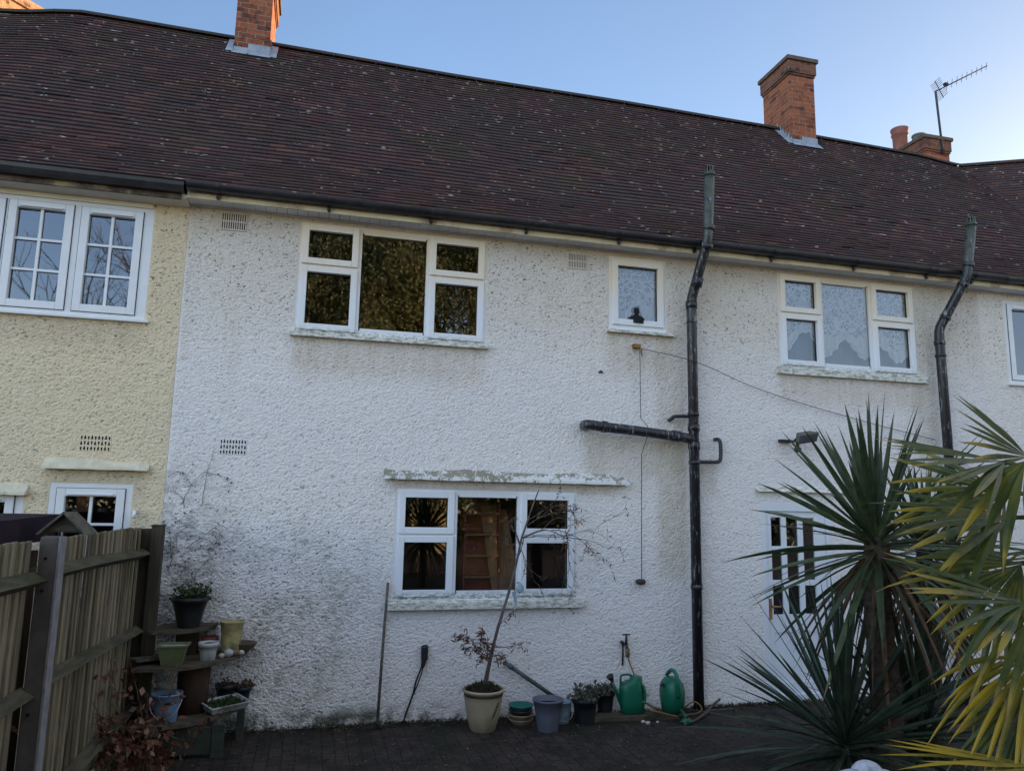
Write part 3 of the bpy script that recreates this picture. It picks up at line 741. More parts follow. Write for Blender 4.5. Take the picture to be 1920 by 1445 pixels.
def slot_vent(parent, x0, x1, z0, z1, rows, cols, kind='slot', label=None, mat='white_render'):
    """air brick: grid of openings between real bars, dark cavity behind"""
    mb = MB(); mb.cm = 0
    y0 = -.012; H = z1-z0; W = x1-x0; rb = .012
    if kind == 'slot':
        rh = (H-rb*(rows+1))/rows; cw = W/cols
        for r_ in range(rows+1): mb.box(x0, x1, y0, .0, z0+r_*(rh+rb), z0+r_*(rh+rb)+rb)
        for r_ in range(rows):
            for c in range(cols+1):
                xx = x0+(W-.009)*c/cols
                mb.box(xx, xx+.010, y0+.001, .0, z0+r_*(rh+rb)+rb, z0+(r_+1)*(rh+rb))
        mb.cm = 1; mb.face([(x0, -.0015, z0), (x1, -.0015, z0), (x1, -.0015, z1), (x0, -.0015, z1)])
    else:
        mb.box(x0, x1, y0+.006, 0, z0, z1)
        mb.cm = 1
        rh = H/rows; cw = W/cols
        for r_ in range(rows):
            for c in range(cols):
                xx = x0+cw*(c+.5); zz = z0+rh*(r_+.5)+((c % 2)-.5)*.004; q = .36 if (r_+c) % 2 else .30
                up = 1 if (c+r_) % 2 else -1
                mb.face([(xx-cw*q, y0+.0045, zz-rh*q*up*.9), (xx+cw*q, y0+.0045, zz-rh*q*up*.9), (xx+cw*.1, y0+.0045, zz+rh*.38*up), (xx-cw*.1, y0+.0045, zz+rh*.38*up)][::1 if up > 0 else -1])
    o = mb.build('air_brick', [mat, 'black_seal'], parent)
    if label: o['label'] = label
    return o
def gutter(parent, x0, x1, kind='round'):
    mb = MB(); yc, zc, r_ = -.262, 4.937, .057; n = 10
    if kind == 'round':
        for (ra, flip) in ((r_, 0), (r_-.004, 1)):
            vs = []
            for x in (x0, x1):
                for k in range(n+1):
                    t = math.pi+math.pi*k/n; vs.append((x, yc+math.cos(t)*ra, zc+math.sin(t)*ra))
            mb.idx(vs, [(k, k+1, n+2+k, n+1+k) for k in range(n)], .5, 0, True)
        mb.box(x0, x1, yc-r_-.003, yc-r_+.005, zc-.006, zc+.004)
    else:
        pr = [(-.205, 4.85), (-.255, 4.85), (-.285, 4.865), (-.30, 4.90), (-.305, 4.935), (-.318, 4.945), (-.305, 4.945), (-.292, 4.90), (-.25, 4.86), (-.205, 4.86)]
        vs = [(x, p[0], p[1]) for x in (x0, x1) for p in pr]; k_ = len(pr)
        mb.idx(vs, [(k, (k+1) % k_, k_+(k+1) % k_, k_+k) for k in range(k_)]+[tuple(range(k_)), tuple(range(2*k_-1, k_-1, -1))])
    return mb.build('gutter', 'gutter_black', parent)
def eaves(parent, x0, x1, fasc='cream_paint', brs=(), unions=()):
    mb = MB(); n = max(1, int((x1-x0)/.35))
    for i in range(n):
        a, b = lerp(x0, x1, i/n), lerp(x0, x1, (i+1)/n)
        mb.box(a, b, -.202+rnd.gauss(0, .0008), -.180, 4.826+rnd.gauss(0, .001), 4.96)
    mb.build('fascia', fasc, parent)
    sf = MB(); x = x0
    while x < x1-.01:
        xe = min(x+.1, x1); sf.box(x+.0022, xe-.0022, -.1795, -.001, 4.834, 4.844, rnd.random()); x = xe
    sf.box(x0, x1, -.017, -.0012, 4.818, 4.8335); sf.cm = 1; sf.box(x0, x1, -.179, -.001, 4.8445, 4.856)
    sf.build('soffit', ['soffit_board', 'black_seal'], parent)
    gt = gutter(parent, x0, x1)
    for bx in brs:
        b = MB(); n = 8; vs = []
        for xx in (bx-.017, bx+.017):
            for k in range(n+1):
                t = math.pi*.97+math.pi*.62*k/n; vs.append((xx, -.262+math.cos(t)*.066, 4.937+math.sin(t)*.066))
        b.idx(vs, [(k, k+1, n+2+k, n+1+k) for k in range(n)]); b.box(bx-.017, bx+.017, -.235, -.2025, 4.845, 4.885)
        b.box(bx-.012, bx+.012, -.223, -.2028, 4.83, 4.846)
        b.build('bracket', 'gutter_black', gt)
    for ux in unions:
        b = MB(); n = 10; vs = []
        for xx in (ux-.06, ux+.06):
            for k in range(n+1):
                t = math.pi+math.pi*k/n; vs.append((xx, -.262+math.cos(t)*.064, 4.937+math.sin(t)*.064))
        b.idx(vs, [(k, k+1, n+2+k, n+1+k) for k in range(n)]); b.build('gutter_union', 'gutter_black', gt)
def chimney(parent, x0, x1, y0, y1, zb, zt, mat='red_brick', m=None, label=None, corb=True, flash=True, cap=True):
    """stack of brick with corbelled head; base starts inside the roof"""
    mb = MB(); mb.box(x0, x1, y0, y1, zb, zt-.34, m=m)
    o = mb.build('chimney', mat, parent)
    if label: o['label'] = label
    c = MB(); e = .035
    c.box(x0-.018, x1+.018, y0-.018, y1+.018, zt-.34, zt-.30, m=m); c.box(x0-e, x1+e, y0-e, y1+e, zt-.30, zt-.085, m=m)
    c.build('corbel', 'weathered_brick' if mat == 'red_brick' else mat, o, bevel=.006)
    t = MB(); t.box(x0-e-.03, x1+e+.03, y0-e-.03, y1+e+.03, zt-.085, zt-.012, m=m)
    t.idx([(m @ Vector(p) if m else Vector(p)) for p in ((x0-.02, y0-.02, zt-.012), (x1+.02, y0-.02, zt-.012), (x1+.02, y1+.02, zt-.012), (x0-.02, y1+.02, zt-.012), (x0+.1, y0+.12, zt+.03), (x1-.1, y0+.12, zt+.03), (x1-.1, y1-.12, zt+.03), (x0+.1, y1-.12, zt+.03))],
          [(0, 1, 5, 4), (1, 2, 6, 5), (2, 3, 7, 6), (3, 0, 4, 7), (4, 5, 6, 7)])
    t.build('cap', 'mortar_cap', o, bevel=.008)
    return o
def roofz(y, x=0):
    lo, hi = 0, SMAX
    for _ in range(30):
        md = (lo+hi)/2
        if prof(md)[0] < y: lo = md
        else: hi = md
    return prof(lo)[1]+sag(x, lo)
def flashing(ch, x0, x1, y0):
    """lead apron at the front and stepped soakers up both sides"""
    mb = MB(); zf = roofz(y0, x0)
    n = 8
    for (a, b, h) in ((x0-.012, lerp(x0, x1, .42), .085), (lerp(x0, x1, .40), x1+.012, .15)):
        mb.box(a, b, y0-.012-(.003 if h > .1 else 0), y0-.002, zf-.1, zf+h)
        zl = roofz(y0-.09, x0)
        mb.idx([(a, y0-.016, zf+.02), (b, y0-.016, zf+.02), (b+.01, y0-.09, zl+.045), (a-.01, y0-.09, zl+.045)], [(0, 1, 2, 3)])
    for sx, s_ in ((x0, -1), (x1, 1)):
        y = y0-.03
        while y < RY-.02:
            z = roofz(y, sx); ye = y+.085
            mb.idx([(sx+s_*.006, y, z), (sx+s_*.006, ye, roofz(min(ye, RY), sx)), (sx+s_*.006, ye-.01, roofz(min(ye, RY), sx)+.05), (sx+s_*.006, y+.02, z+.16+rnd.random()*.03), (sx+s_*.008, y, z+.10)], [(0, 1, 2, 3, 4)])
            y = ye-.01
        mb.idx([(sx+s_*.002, y0-.05, roofz(y0-.05, sx)+.045), (sx+s_*.10, y0-.05, roofz(y0-.05, sx)+.04), (sx+s_*.10, RY-.05, roofz(RY-.05, sx)+.04), (sx+s_*.002, RY-.05, roofz(RY-.05, sx)+.045)], [(0, 1, 2, 3)])
    return mb.build('lead_flashing', 'lead_sheet', ch)
def pot(parent, x, y, z, h, r_, mat='terracotta', lean=0, name='chimney_pot'):
    mb = MB(); m = Matrix.Rotation(lean, 3, 'Y')
    mb.lathe((x, y, z), [(r_*.95, 0), (r_*.90, h*.3), (r_*.92, h*.72), (r_*1.05, h*.76), (r_*1.05, h*.80), (r_*.97, h*.83), (r_*1.12, h*.97), (r_*1.1, h), (r_*.85, h), (r_*.8, h*.8)], 24, m=m, cap=False)
    return mb.build(name, mat, parent)

BR = [-1.005, .015, 1.02, 2.023, 3.063, 3.958, 4.931, 6.031, 7.061, 7.728]
# ---- the white house in the middle ----
H1 = thing('terraced_house', 'white pebbledashed house filling the middle, with two black soil pipes and a half-glazed back door', 'house', (3.4, 0, 0), 'joined houses of the terrace')
W1 = (-.245, 1.655, 3.665, 4.785); W2 = (5.145, 7.045, 3.665, 4.785); W3 = (.815, 2.668, 1.12, 2.175); W4 = (3.035, 3.712, 3.95, 4.772); DR = (4.83, 5.72, .02, 2.115)
wall_front(H1, -1.28, 8.03, [W1, W2, W3, W4, DR], 'white_render', rel=(-9, 1, .0026, [(-.99, -.757, 4.615, 4.795), (2.555, 2.775, 4.58, 4.755), (-.842, -.606, 2.45, 2.595)]))
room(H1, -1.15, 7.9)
roof_tiles('roof', H1, -1.28, 8.03, snap=(1, 1)); ridge_tiles(H1, -1.28, 8.03)
eaves(H1, -1.28, 8.03, brs=BR, unions=(2.93, 4.99, 7.2))
tri_window(H1, *W1, ((-.17, .283), (.398, .988), (1.10, 1.545)), 4.345, 'dirty white upstairs window reflecting golden trees, left of the small one', sill=(-.285, 1.69, 3.665, 3.615, -.06))
tri_window(H1, *W2, ((5.22, 5.674), (5.772, 6.343), (6.496, 6.943)), 4.308, 'white upstairs window hung with white lace, right of the soil pipe', sill=(5.095, 7.14, 3.665, 3.575, -.055))
tri_window(H1, *W3, ((.893, 1.343), (1.455, 2.003), (2.12, 2.57)), 1.73, 'ground floor window under the mossy ledge', sill=(.765, 2.735, 1.105, 1.03, -.075))
fr = MB(); frame_rect(fr, *W4, .05, .002, .07); wo = fr.build('window', 'old_white_frame', H1, label='small square upstairs window beside the soil pipe')
s = MB(); frame_rect(s, 3.07, 3.68, 4.0, 4.735, .066, -.02, .045); s.build('sash', 'old_white_frame', wo, bevel=.004)
s = MB(); frame_rect(s, 3.136, 3.614, 4.066, 4.669, .007, .022, .031); s.build('seal', 'black_seal', wo)
s = MB(); s.face([(3.06, .032, 3.98), (3.69, .032, 3.98), (3.69, .032, 4.75), (3.06, .032, 4.75)]); s.build('glass', 'window_glass', wo)
s = MB(); s.idx([(3.0, -.055, 3.905), (3.0, .03, 3.905), (3.0, .03, 3.96), (3.0, -.055, 3.935), (3.79, -.055, 3.905), (3.79, .03, 3.905), (3.79, .03, 3.96), (3.79, -.055, 3.935)], [(0, 1, 2, 3), (7, 6, 5, 4), (0, 3, 7, 4), (3, 2, 6, 7), (0, 4, 5, 1)]); s.build('sill', 'sill_paint', wo)
ledge(H1, .68, 3.225, 2.262, 2.31, -.1, 'mossy_ledge', 'long mossy ledge over the ground floor window')
ledge(H1, 4.77, 6.15, 2.235, 2.255, -.06, 'sill_paint', 'thin ledge over the back door', slope=.015)
slot_vent(H1, -.99, -.757, 4.615, 4.795, 2, 11, label='slotted air brick under the eaves at the left')
slot_vent(H1, 2.555, 2.775, 4.58, 4.755, 2, 11, label='slotted air brick under the eaves beside the small window')
slot_vent(H1, -.842, -.606, 2.45, 2.595, 3, 9, 'tri', label='white perforated air brick low on the wall')
c1 = chimney(H1, -1.385, -.915, 2.82, 3.60, 7.6, 9.45, label='brick chimney cut off by the top of the picture'); flashing(c1, -1.385, -.915, 2.82)
c2 = chimney(H1, 7.43, 7.905, 2.78, 3.55, 7.5, 9.66, label='tall corbelled brick chimney on the ridge at the right'); flashing(c2, 7.43, 7.905, 2.78)
# door
d = MB(); frame_rect(d, 4.83, 5.72, .02, 2.115, .055, -.004, .08)
d.box(4.885, 5.665, -.003, .08, 2.025, 2.06)
door = d.build('door', 'paint_white_door', H1, label='white half-glazed back door behind the spiky leaves')
lf = MB(); X0, X1 = 4.888, 5.662; gx = [(4.962, 5.096), (5.157, 5.308), (5.369, 5.516)]; gz = [(.908, 1.215), (1.275, 1.60), (1.64, 1.955)]
GX = [4.962, 5.096, 5.157, 5.308, 5.369, 5.516]
lf.box(X0, GX[0], .02, .06, .03, 2.025); lf.box(GX[5], X1, .02, .06, .03, 2.025)
for a, b in ((GX[1], GX[2]), (GX[3], GX[4])): lf.box(a, b, .022, .058, .908, 1.955)
lf.box(GX[0], GX[5], .021, .06, 1.955, 2.024); lf.box(GX[0], GX[5], .0205, .06, .72, .908); lf.box(GX[0], GX[5], .035, .06, .2, .72); lf.box(GX[0], GX[5], .021, .06, .03, .2)
for (a, b) in gx:
    for z in (1.215, 1.60): lf.box(a, b, .0225, .057, z, z+(.06 if z < 1.3 else .04))
lf.box(5.20, 5.26, .0212, .06, .2, .72)
lf.build('door_leaf', 'paint_white_door', door, bevel=.003)
gl = MB(); gl.face([(X0+.03, .042, .85), (X1-.03, .042, .85), (X1-.03, .042, 1.98), (X0+.03, .042, 1.98)]); gl.build('glass', 'window_glass', door)
hd = MB(); hd.box(4.905, 4.935, .008, .02, .86, 1.08); hd.tube([(4.92, .01, 1.0), (4.92, -.04, 1.0), (5.02, -.045, 1.0)], .009); hd.build('handle', 'brass', door)

def soil_pipe(parent, path, collars, branches, top, label, r_=.055):
    mb = MB(); pts = smooth_path(path, 5) if False else [Vector(p) for p in path]
    # rounded corners
    out = [pts[0]]
    for a, b, c in zip(pts, pts[1:], pts[2:]):
        d1 = (a-b).normalized()*.07; d2 = (c-b).normalized()*.07
        for t in (0, .25, .5, .75, 1): out.append((b+d1)*(1-t)**2+b*2*t*(1-t)+(b+d2)*t*t)
    out.append(pts[-1]); mb.tube(out, r_, 20)
    for (p, q, rr) in collars: mb.tube([p, q], rr, 20)
    o = mb.build('soil_pipe', 'pipe_weathered', parent, label=label)
    # slotted vent cage
    cg = MB(); T = Vector(top)
    cg.tube([T-Vector((0, 0, .004)), T+Vector((0, 0, .022))], r_+.008, 16)
    for k in range(10):
        a = 2*math.pi*k/10; q = Vector((math.cos(a), math.sin(a), 0))
        cg.beam(T+q*(r_-.004)+Vector((0, 0, .02)), T+q*(r_-.014)+Vector((0, 0, .10)), .012, .006)
    cg.tube([T+Vector((0, 0, .095)), T+Vector((0, 0, .112))], [r_-.010, r_-.022], 14)
    cg.build('vent_cage', 'pipe_weathered', o)
    for bi, (pp, rr) in enumerate(branches):
        b = MB(); b.tube(smooth_path(pp, 5), rr, 14); b.build('branch_pipe', 'pipe_black' if rr < .04 else 'pipe_weathered', o)
    return o
xp = 3.965
P1 = soil_pipe(H1, [(xp, -.115, -.02), (xp, -.115, 4.32), (4.035, -.38, 4.93), (4.062, -.40, 5.67)],
    [((xp, -.115, 4.22), (xp, -.115, 4.30), .063), ((xp, -.115, 4.05), (xp, -.115, 4.07), .06), ((xp, -.115, 2.86), (xp, -.115, 2.93), .064), ((xp, -.115, 3.02), (xp, -.115, 3.06), .063),
     ((xp, -.115, 2.66), (xp, -.115, 2.74), .064), ((xp, -.115, 2.50), (xp, -.115, 2.54), .062), ((3.985, -.19, 4.45), (3.995, -.23, 4.55), .062), ((4.030, -.36, 4.84), (4.035, -.378, 4.89), .062),
     ((4.042, -.392, 5.04), (4.045, -.395, 5.09), .063), ((xp, -.115, 1.2), (xp, -.115, 1.25), .062)],
    [([(2.76, .03, 2.875), (2.725, -.12, 2.872), (2.76, -.18, 2.866), (2.90, -.18, 2.852), (3.4, -.16, 2.82), (xp-.02, -.12, 2.775)], .053),
     ([(3.735, .02, 2.975), (3.735, -.06, 2.99), (3.77, -.08, 3.015), (xp, -.11, 3.02)], .020),
     ([(4.28, .02, 2.79), (4.283, -.07, 2.785), (4.297, -.09, 2.74), (4.297, -.09, 2.60), (4.27, -.1, 2.545), (4.2, -.1, 2.535), (xp, -.11, 2.53)], .021)],
    (4.062, -.40, 5.67), 'black soil pipe with side branches running up to a slotted vent')
for ca, cb, cr2 in (((2.885, -.18, 2.855), (2.93, -.18, 2.852), .061), ((3.70, -.142, 2.798), (3.78, -.136, 2.79), .060)):
    b = MB(); b.tube([ca, cb], cr2, 18); b.build('collar', 'pipe_weathered', P1)
P2 = soil_pipe(H1, [(7.33, -.115, -.02), (7.285, -.115, 4.24), (7.50, -.38, 4.86), (7.60, -.40, 5.50)],
    [((7.285, -.115, 4.05), (7.285, -.115, 4.10), .064), ((7.286, -.115, 3.90), (7.286, -.115, 3.93), .064), ((7.33, -.17, 4.36), (7.34, -.19, 4.4), .062), ((7.46, -.33, 4.74), (7.475, -.35, 4.79), .062), ((7.52, -.385, 4.97), (7.53, -.39, 5.02), .063)],
    [([(7.30, -.1, 2.6), (7.45, -.1, 2.62), (7.62, -.09, 2.66), (7.66, .02, 2.68)], .02)],
    (7.60, -.40, 5.50), 'black soil pipe behind the spiky plant at the right')
# plastic waste pipe at the foot of the wall and a nail stub
b = MB(); b.tube([(1.93, .02, .50), (1.945, -.05, .512), (1.965, -.06, .495), (2.45, -.07, .17)], .02, 12); b.tube([(1.962, -.06, .497), (1.995, -.06, .475)], .026, 12); b.build('waste_pipe', 'grey_pipe', H1)

# ---- cream house at the left ----
H0 = thing('terraced_house', 'cream yellow pebbledashed house at the left edge with modern white cottage windows', 'house', (-3.5, 0, 0), 'joined houses of the terrace')
wall_front(H0, -6.5, -1.282, [(-3.40, -1.585, 3.66, 4.745), (-2.21, -1.545, 1.2, 2.155), (-3.3, -2.405, .9, 2.09)], 'cream_render', rel=(-3.3, 11, .0030, [(-2.015, -1.762, 2.44, 2.585)]))
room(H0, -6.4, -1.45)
roof_tiles('roof', H0, -6.5, -1.28, snap=(0, 1)); ridge_tiles(H0, -6.5, -1.283)
fa = MB(); fa.box(-6.5, -1.33, -.202, -.18, 4.80, 4.96); fa.build('fascia', 'rotten_board', H0)
sf = MB(); sf.idx([(-6.5, -.1795, 4.822), (-1.283, -.1795, 4.822), (-1.283, -.001, 4.79), (-6.5, -.001, 4.79), (-6.5, -.1795, 4.86), (-1.283, -.1795, 4.86), (-1.283, -.001, 4.86), (-6.5, -.001, 4.86)], [(0, 1, 2, 3), (0, 3, 7, 4), (1, 5, 6, 2), (0, 4, 5, 1)])
sf.box(-6.5, -1.60, -.014, -.001, 4.745, 4.789); sf.build('soffit', 'cream_board', H0)
gutter(H0, -6.5, -1.30, 'ogee')
cottage_window(H0, -3.40, -1.585, 3.66, 4.745, [(-3.34, -2.82), (-2.80, -2.262), (-2.205, -1.672)], 2, 3, 'wide upstairs cottage window reflecting blue sky', sill=(-3.45, -1.545, 3.66, 3.635, -.045))
cottage_window(H0, -2.21, -1.545, 1.2, 2.155, [(-2.155, -1.60)], 2, 3, 'small ground floor cottage window behind the fence', sill=(-2.25, -1.5, 1.2, 1.17, -.045))
cottage_window(H0, -3.3, -2.405, .9, 2.09, [(-3.24, -2.47)], 2, 3, 'window corner at the left edge of the picture')
ledge(H0, -2.275, -1.425, 2.275, 2.31, -.09, 'cream_ledge', 'cream ledge over the small window')
ledge(H0, -3.4, -2.375, 2.04, 2.09, -.09, 'cream_ledge', 'cream ledge at the left edge')
slot_vent(H0, -2.015, -1.762, 2.44, 2.585, 3, 9, 'tri', label='cream perforated air brick', mat='cream_render')
b = MB(); b.tube([(-1.52, .02, 1.92), (-1.50, -.06, 1.91), (-1.505, -.075, 1.86)], .018, 10); b.build('overflow_pipe', 'white_upvc', H0)
mr = Matrix.Translation((-4.26, 4.5, 0)) @ Matrix.Rotation(R(-41), 4, 'Z')
lc = MB(); lc.box(-.75, 0, -1.7, 0, 6.0, 9.32, m=mr); c0 = lc.build('chimney', 'buff_brick', H0, label='sunlit brick chimney cut off by the top left corner')
lc = MB(); lc.box(-.79, .035, -1.74, .035, 9.16, 9.25, m=mr); lc.build('corbel', 'buff_brick', c0)

# ---- pale house at the right, and the one that bends forward beyond the valley ----
TH = R(28); VX = 11.26
H2 = thing('terraced_house', 'pale rendered house at the right edge beyond the second soil pipe, window reflecting blue sky', 'house', (9.7, 0, 0), 'joined houses of the terrace')
xl = lambda y: VX-math.tan(TH/2)*(RY-y)
wall_front(H2, 8.032, 10.42, [(8.43, 9.9, 3.665, 4.74)], 'pale_render', rel=(-9, 21, .0030, []))
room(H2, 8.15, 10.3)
roof_tiles('roof', H2, 8.03, VX, xlim=xl, snap=(1, 0)); ridge_tiles(H2, 8.033, VX)
eaves(H2, 8.033, 10.5, brs=(8.6, 9.6), unions=(8.25,))
cottage_window(H2, 8.43, 9.9, 3.665, 4.74, [(8.475, 9.15), (9.2, 9.86)], 1, 1, 'white window cut by the right edge of the picture', sill=(8.39, 9.94, 3.665, 3.635, -.04))
fc = chimney(H2, 11.28, 11.85, 3.95, 5.10, 7.0, 9.39, label='low brick chimney behind the ridge with one tall pot')
pot(fc, 11.55, 4.86, 9.37, .62, .16); 
cw = MB(); cw.lathe((11.60, 4.42, 9.38), [(.20, 0), (.19, .08), (.13, .16), (.12, .23), (.135, .24), (.13, .27), (.02, .28)], 20); cw.build('cowl', 'grey_cowl', fc)
m3 = Matrix.Translation((VX, RY, 0)) @ Matrix.Rotation(-TH, 4, 'Z') @ Matrix.Translation((-VX, -RY, 0))
H3 = thing('terraced_house', 'house at the far right seen only as a tiled roof angling forward beyond the valley', 'house', (14, -1, 0), 'joined houses of the terrace')
roof_tiles('roof', H3, VX, VX+15, xl0=lambda y: VX+math.tan(TH/2)*(RY-y), m=m3); ridge_tiles(H3, VX, VX+15, m=m3)
mb = MB(); mb.box(VX+.9, VX+14.9, 0, .26, -.1, 4.9, m=m3); mb.box(VX+.9, VX+14.9, HB-.26, HB, -.1, 4.9, m=m3); mb.box(VX+14.65, VX+14.9, .262, HB-.262, -.1, 4.9, m=m3)
mb.face([m3 @ Vector(p) for p in ((VX+14.85, 0, 4.9), (VX+14.85, HB, 4.9), (VX+14.85, RY, RZ-.2))]); mb.build('wall', 'pale_render', H3)
mb = MB(); mb.box(VX+.8, VX+15, -.3, -.2, 4.84, 4.94, m=m3); mb.build('gutter', 'gutter_black', H3)

# ================= CURTAINS AND THINGS INSIDE =================
def lace_curtain(name, label, x0, x1, ztop, bot, y=.062, folds=11, amp=.014, mat='lace', nz=20):
    mb = MB(); nx = int((x1-x0)/.012); vs = []
    for i in range(nx+1):
        x = lerp(x0, x1, i/nx); zb = bot(x)
        for k in range(nz+1):
            t = k/nz; z = lerp(ztop, zb, t)
            vs.append((x, y+amp*math.sin(x*folds*math.pi*2+t*2)*(.3+.7*t), z))
    base_ = len(mb.v); mb.v += [tuple(p) for p in vs]
    for i in range(nx):
        for k in range(nz):
            dense = (k/nz) > .74+.10*math.sin(i*.012*9)
            mb.f.append(tuple(base_+q for q in (i*(nz+1)+k, (i+1)*(nz+1)+k, (i+1)*(nz+1)+k+1, i*(nz+1)+k+1))); mb.var.append(.5); mb.tip.append(0); mb.sm.append(True); mb.fm.append(2 if dense else 0)
    # thicker scalloped hem
    hem = [(lerp(x0, x1, i/nx), y-.004+amp*math.sin(lerp(x0, x1, i/nx)*folds*math.pi*2+2), bot(lerp(x0, x1, i/nx))) for i in range(nx+1)]
    mb.cm = 1; mb.tube(hem, .011, 5); mb.tube([(p[0], p[1], p[2]+.05) for p in hem], .004, 4)
    o = mb.build(name, [mat, 'white_hem', 'dense_lace'], loc=(x0, y, ztop)); return tag(o, label, 'curtain')
def swag(pts):
    def f(x):
        for (a, za), (b, zb) in zip(pts, pts[1:]):
            if x <= b:
                t = max(0, min(1, (x-a)/(b-a))); return lerp(za, zb, t)+.022*abs(math.sin(x*38))-.015
        return pts[-1][1]
    return f
lace_curtain('lace_curtain', 'white lace valance with scalloped hem filling the three-part window at the right', 5.19, 6.99, 4.73,
             swag([(5.18, 3.86), (5.32, 3.90), (5.45, 4.10), (5.60, 4.12), (5.72, 3.88), (5.82, 3.83), (5.95, 3.95), (6.07, 4.10), (6.2, 3.95), (6.33, 3.82), (6.45, 3.95), (6.55, 4.02), (6.68, 3.95), (6.78, 3.82), (6.9, 3.86), (6.99, 4.0)]))
def pale_curtain(name, label, x0, x1, z0, z1, y, mat='curtain_pale'):
    mb = MB(); nx = 90; vs = []
    for i in range(nx+1):
        x = lerp(x0, x1, i/nx)
        for z in (z0, z1): vs.append((x, y+.02*math.sin(x*41)+.01*math.sin(x*17), z))
    mb.idx(vs, [(2*i, 2*i+2, 2*i+3, 2*i+1) for i in range(nx)], .5, 0, True)
    return tag(mb.build(name, mat, loc=(x0, y, z0)), label, 'curtain')
pale_curtain('curtain', 'plain pale curtain hanging behind the lace in the three-part window at the right', 5.16, 7.02, 3.5, 4.78, .17, 'sheer_curtain')
lace_curtain('lace_curtain', 'grey-looking net curtain drawn into a swag in the small square window', 3.06, 3.69, 4.74,
             swag([(3.06, 4.12), (3.25, 4.06), (3.36, 4.22), (3.42, 4.30), (3.48, 4.1), (3.55, 4.03), (3.69, 4.2)]), folds=11, y=.08)
pale_curtain('curtain', 'thin grey curtain behind the net in the small square window', 3.05, 3.70, 3.9, 4.77, .22, 'thin_grey')
mb = MB(); mb.lathe((3.372, .07, 4.03), [(.11, 0), (.11, .05), (.085, .085), (.050, .10), (.046, .12), (.052, .15), (.048, .18), (.03, .20), (.008, .205)], 24)
tag(mb.build('ornament', 'black_seal', loc=(3.372, .09, 3.985)), 'dark bust-shaped ornament on the sill inside the small square window', 'ornament')
for i, (x, lb) in enumerate(((1.72, 'dark red shelf ladder standing inside the ground floor window, left of a leaning plank'),)):
    mb = MB(); mb.box(x-.06, x+.30, .95, .97, .1, 2.05); t = mb.build('shelf_unit', 'red_brown_shelf', loc=(x, .95, 0)); tag(t, lb, 'shelves')
    for k in range(8):
        s = MB(); s.box(x-.06, x+.30, .72, .949, .35+k*.225, .37+k*.225); s.build('shelf', 'plank_brown', t)
        ORG[t.name] = (x, .95, 0)
    for s_ in (x-.082, x+.302): q = MB(); q.box(s_, s_+.02, .715, .97, .1, 2.08); q.build('side_panel', 'red_brown_shelf', t)
mb = MB(); mb.beam((2.18, .62, .3), (1.93, .86, 2.02), .19, .02, up=(0, 1, 0)); tag(mb.build('plank', 'plank_brown', loc=(2.18, .62, .3)), 'brown board leaning inside the ground floor window', 'board')
mb = MB(); mb.beam((2.37, .60, .3), (2.08, .88, 1.98), .12, .02, up=(0, 1, 0)); tag(mb.build('plank', 'plank_brown', loc=(2.37, .6, .3)), 'narrower brown board leaning rightmost inside the ground floor window', 'board')

# ================= THINGS ON THE WALL =================
t = thing('tv_aerial', 'TV aerial on a tall mast fixed to the low chimney, boom pointing right', 'aerial', (11.72, 3.90, 9.0))
def uv(u_, v_, Y): D_ = 7.5+Y; return Vector((u_*D_, Y, 2.036+v_*D_))
a0 = Vector((11.65, 3.90, 9.0)); a1 = Vector((11.60, 3.92, 10.345)); a2 = Vector((13.22, 4.32, 11.42))
a2 = Vector((12.75, 3.75, 10.99))
mb = MB(); mb.tube([a0, a1], .022, 8); mb.tube([a0+Vector((-.06, .03, .25)), a0+Vector((.06, .03, .25))], .03, 6); mb.build('mast', 'aerial_metal', t)
mb = MB(); mb.tube([a1+Vector((0, -.02, -.01)), a2], .013, 6); dd = (a2-a1).normalized(); nrm = dd.cross(Vector((0, 1, 0))).normalized()
side = Vector((.05, -1, .25)).normalized(); crs = dd.cross(side).normalized()
mb.build('boom', 'aerial_metal', t)
mb = MB()
for k in range(9):
    c = a1+(a2-a1)*(.22+.77*k/8); h_ = .085-.002*k
    e_ = (nrm*.75+side*.55).normalized(); mb.tube([c-e_*h_, c+e_*h_], .0045, 5)
mb.build('director', 'aerial_metal', t)
mb = MB(); rc = a1+(a2-a1)*.07
for s_ in (-1, 1):
    for k in range(5):
        q = rc+nrm*s_*(.03+.035*k)-dd*.012*k*0; mb.tube([q-side*.12, q+side*.12], .005, 5)
    mb.tube([rc, rc+nrm*s_*.19], .008, 5)
mb.build('reflector', 'aerial_metal', t)
mb = MB(); c = a1+(a2-a1)*.2+Vector((0, 0, .03)); mb.box(c.x-.04, c.x+.04, c.y-.03, c.y+.03, c.z-.02, c.z+.03); mb.build('dipole_box', 'black_plastic', t)

t = thing('floodlight', 'grey halogen floodlight with a motion sensor beside the spiky leaves', 'lamp', (5.22, -.1, 2.72))
mb = MB(); mb.box(5.07, 5.21, -.06, -.01, 2.79, 2.82); mb.tube([(5.20, .0, 2.80), (5.20, -.12, 2.80), (5.235, -.14, 2.84)], .014, 8); mb.build('bracket', 'dark_iron', t)
m = Matrix.Translation((5.30, -.2, 2.845)) @ Matrix.Rotation(R(-10), 4, 'Y') @ Matrix.Rotation(R(28), 4, 'X')
mb = MB(); mb.idx([m @ Vector(p) for p in ((-.13, -.05, -.055), (.11, -.05, -.055), (.13, -.05, .06), (-.13, -.05, .06), (-.09, .06, -.035), (.08, .06, -.035), (.08, .06, .04), (-.09, .06, .04))],
    [(3, 2, 1, 0), (4, 5, 6, 7), (0, 1, 5, 4), (1, 2, 6, 5), (2, 3, 7, 6), (3, 0, 4, 7)]); mb.build('lamp_housing', 'lamp_grey', t, bevel=.008)
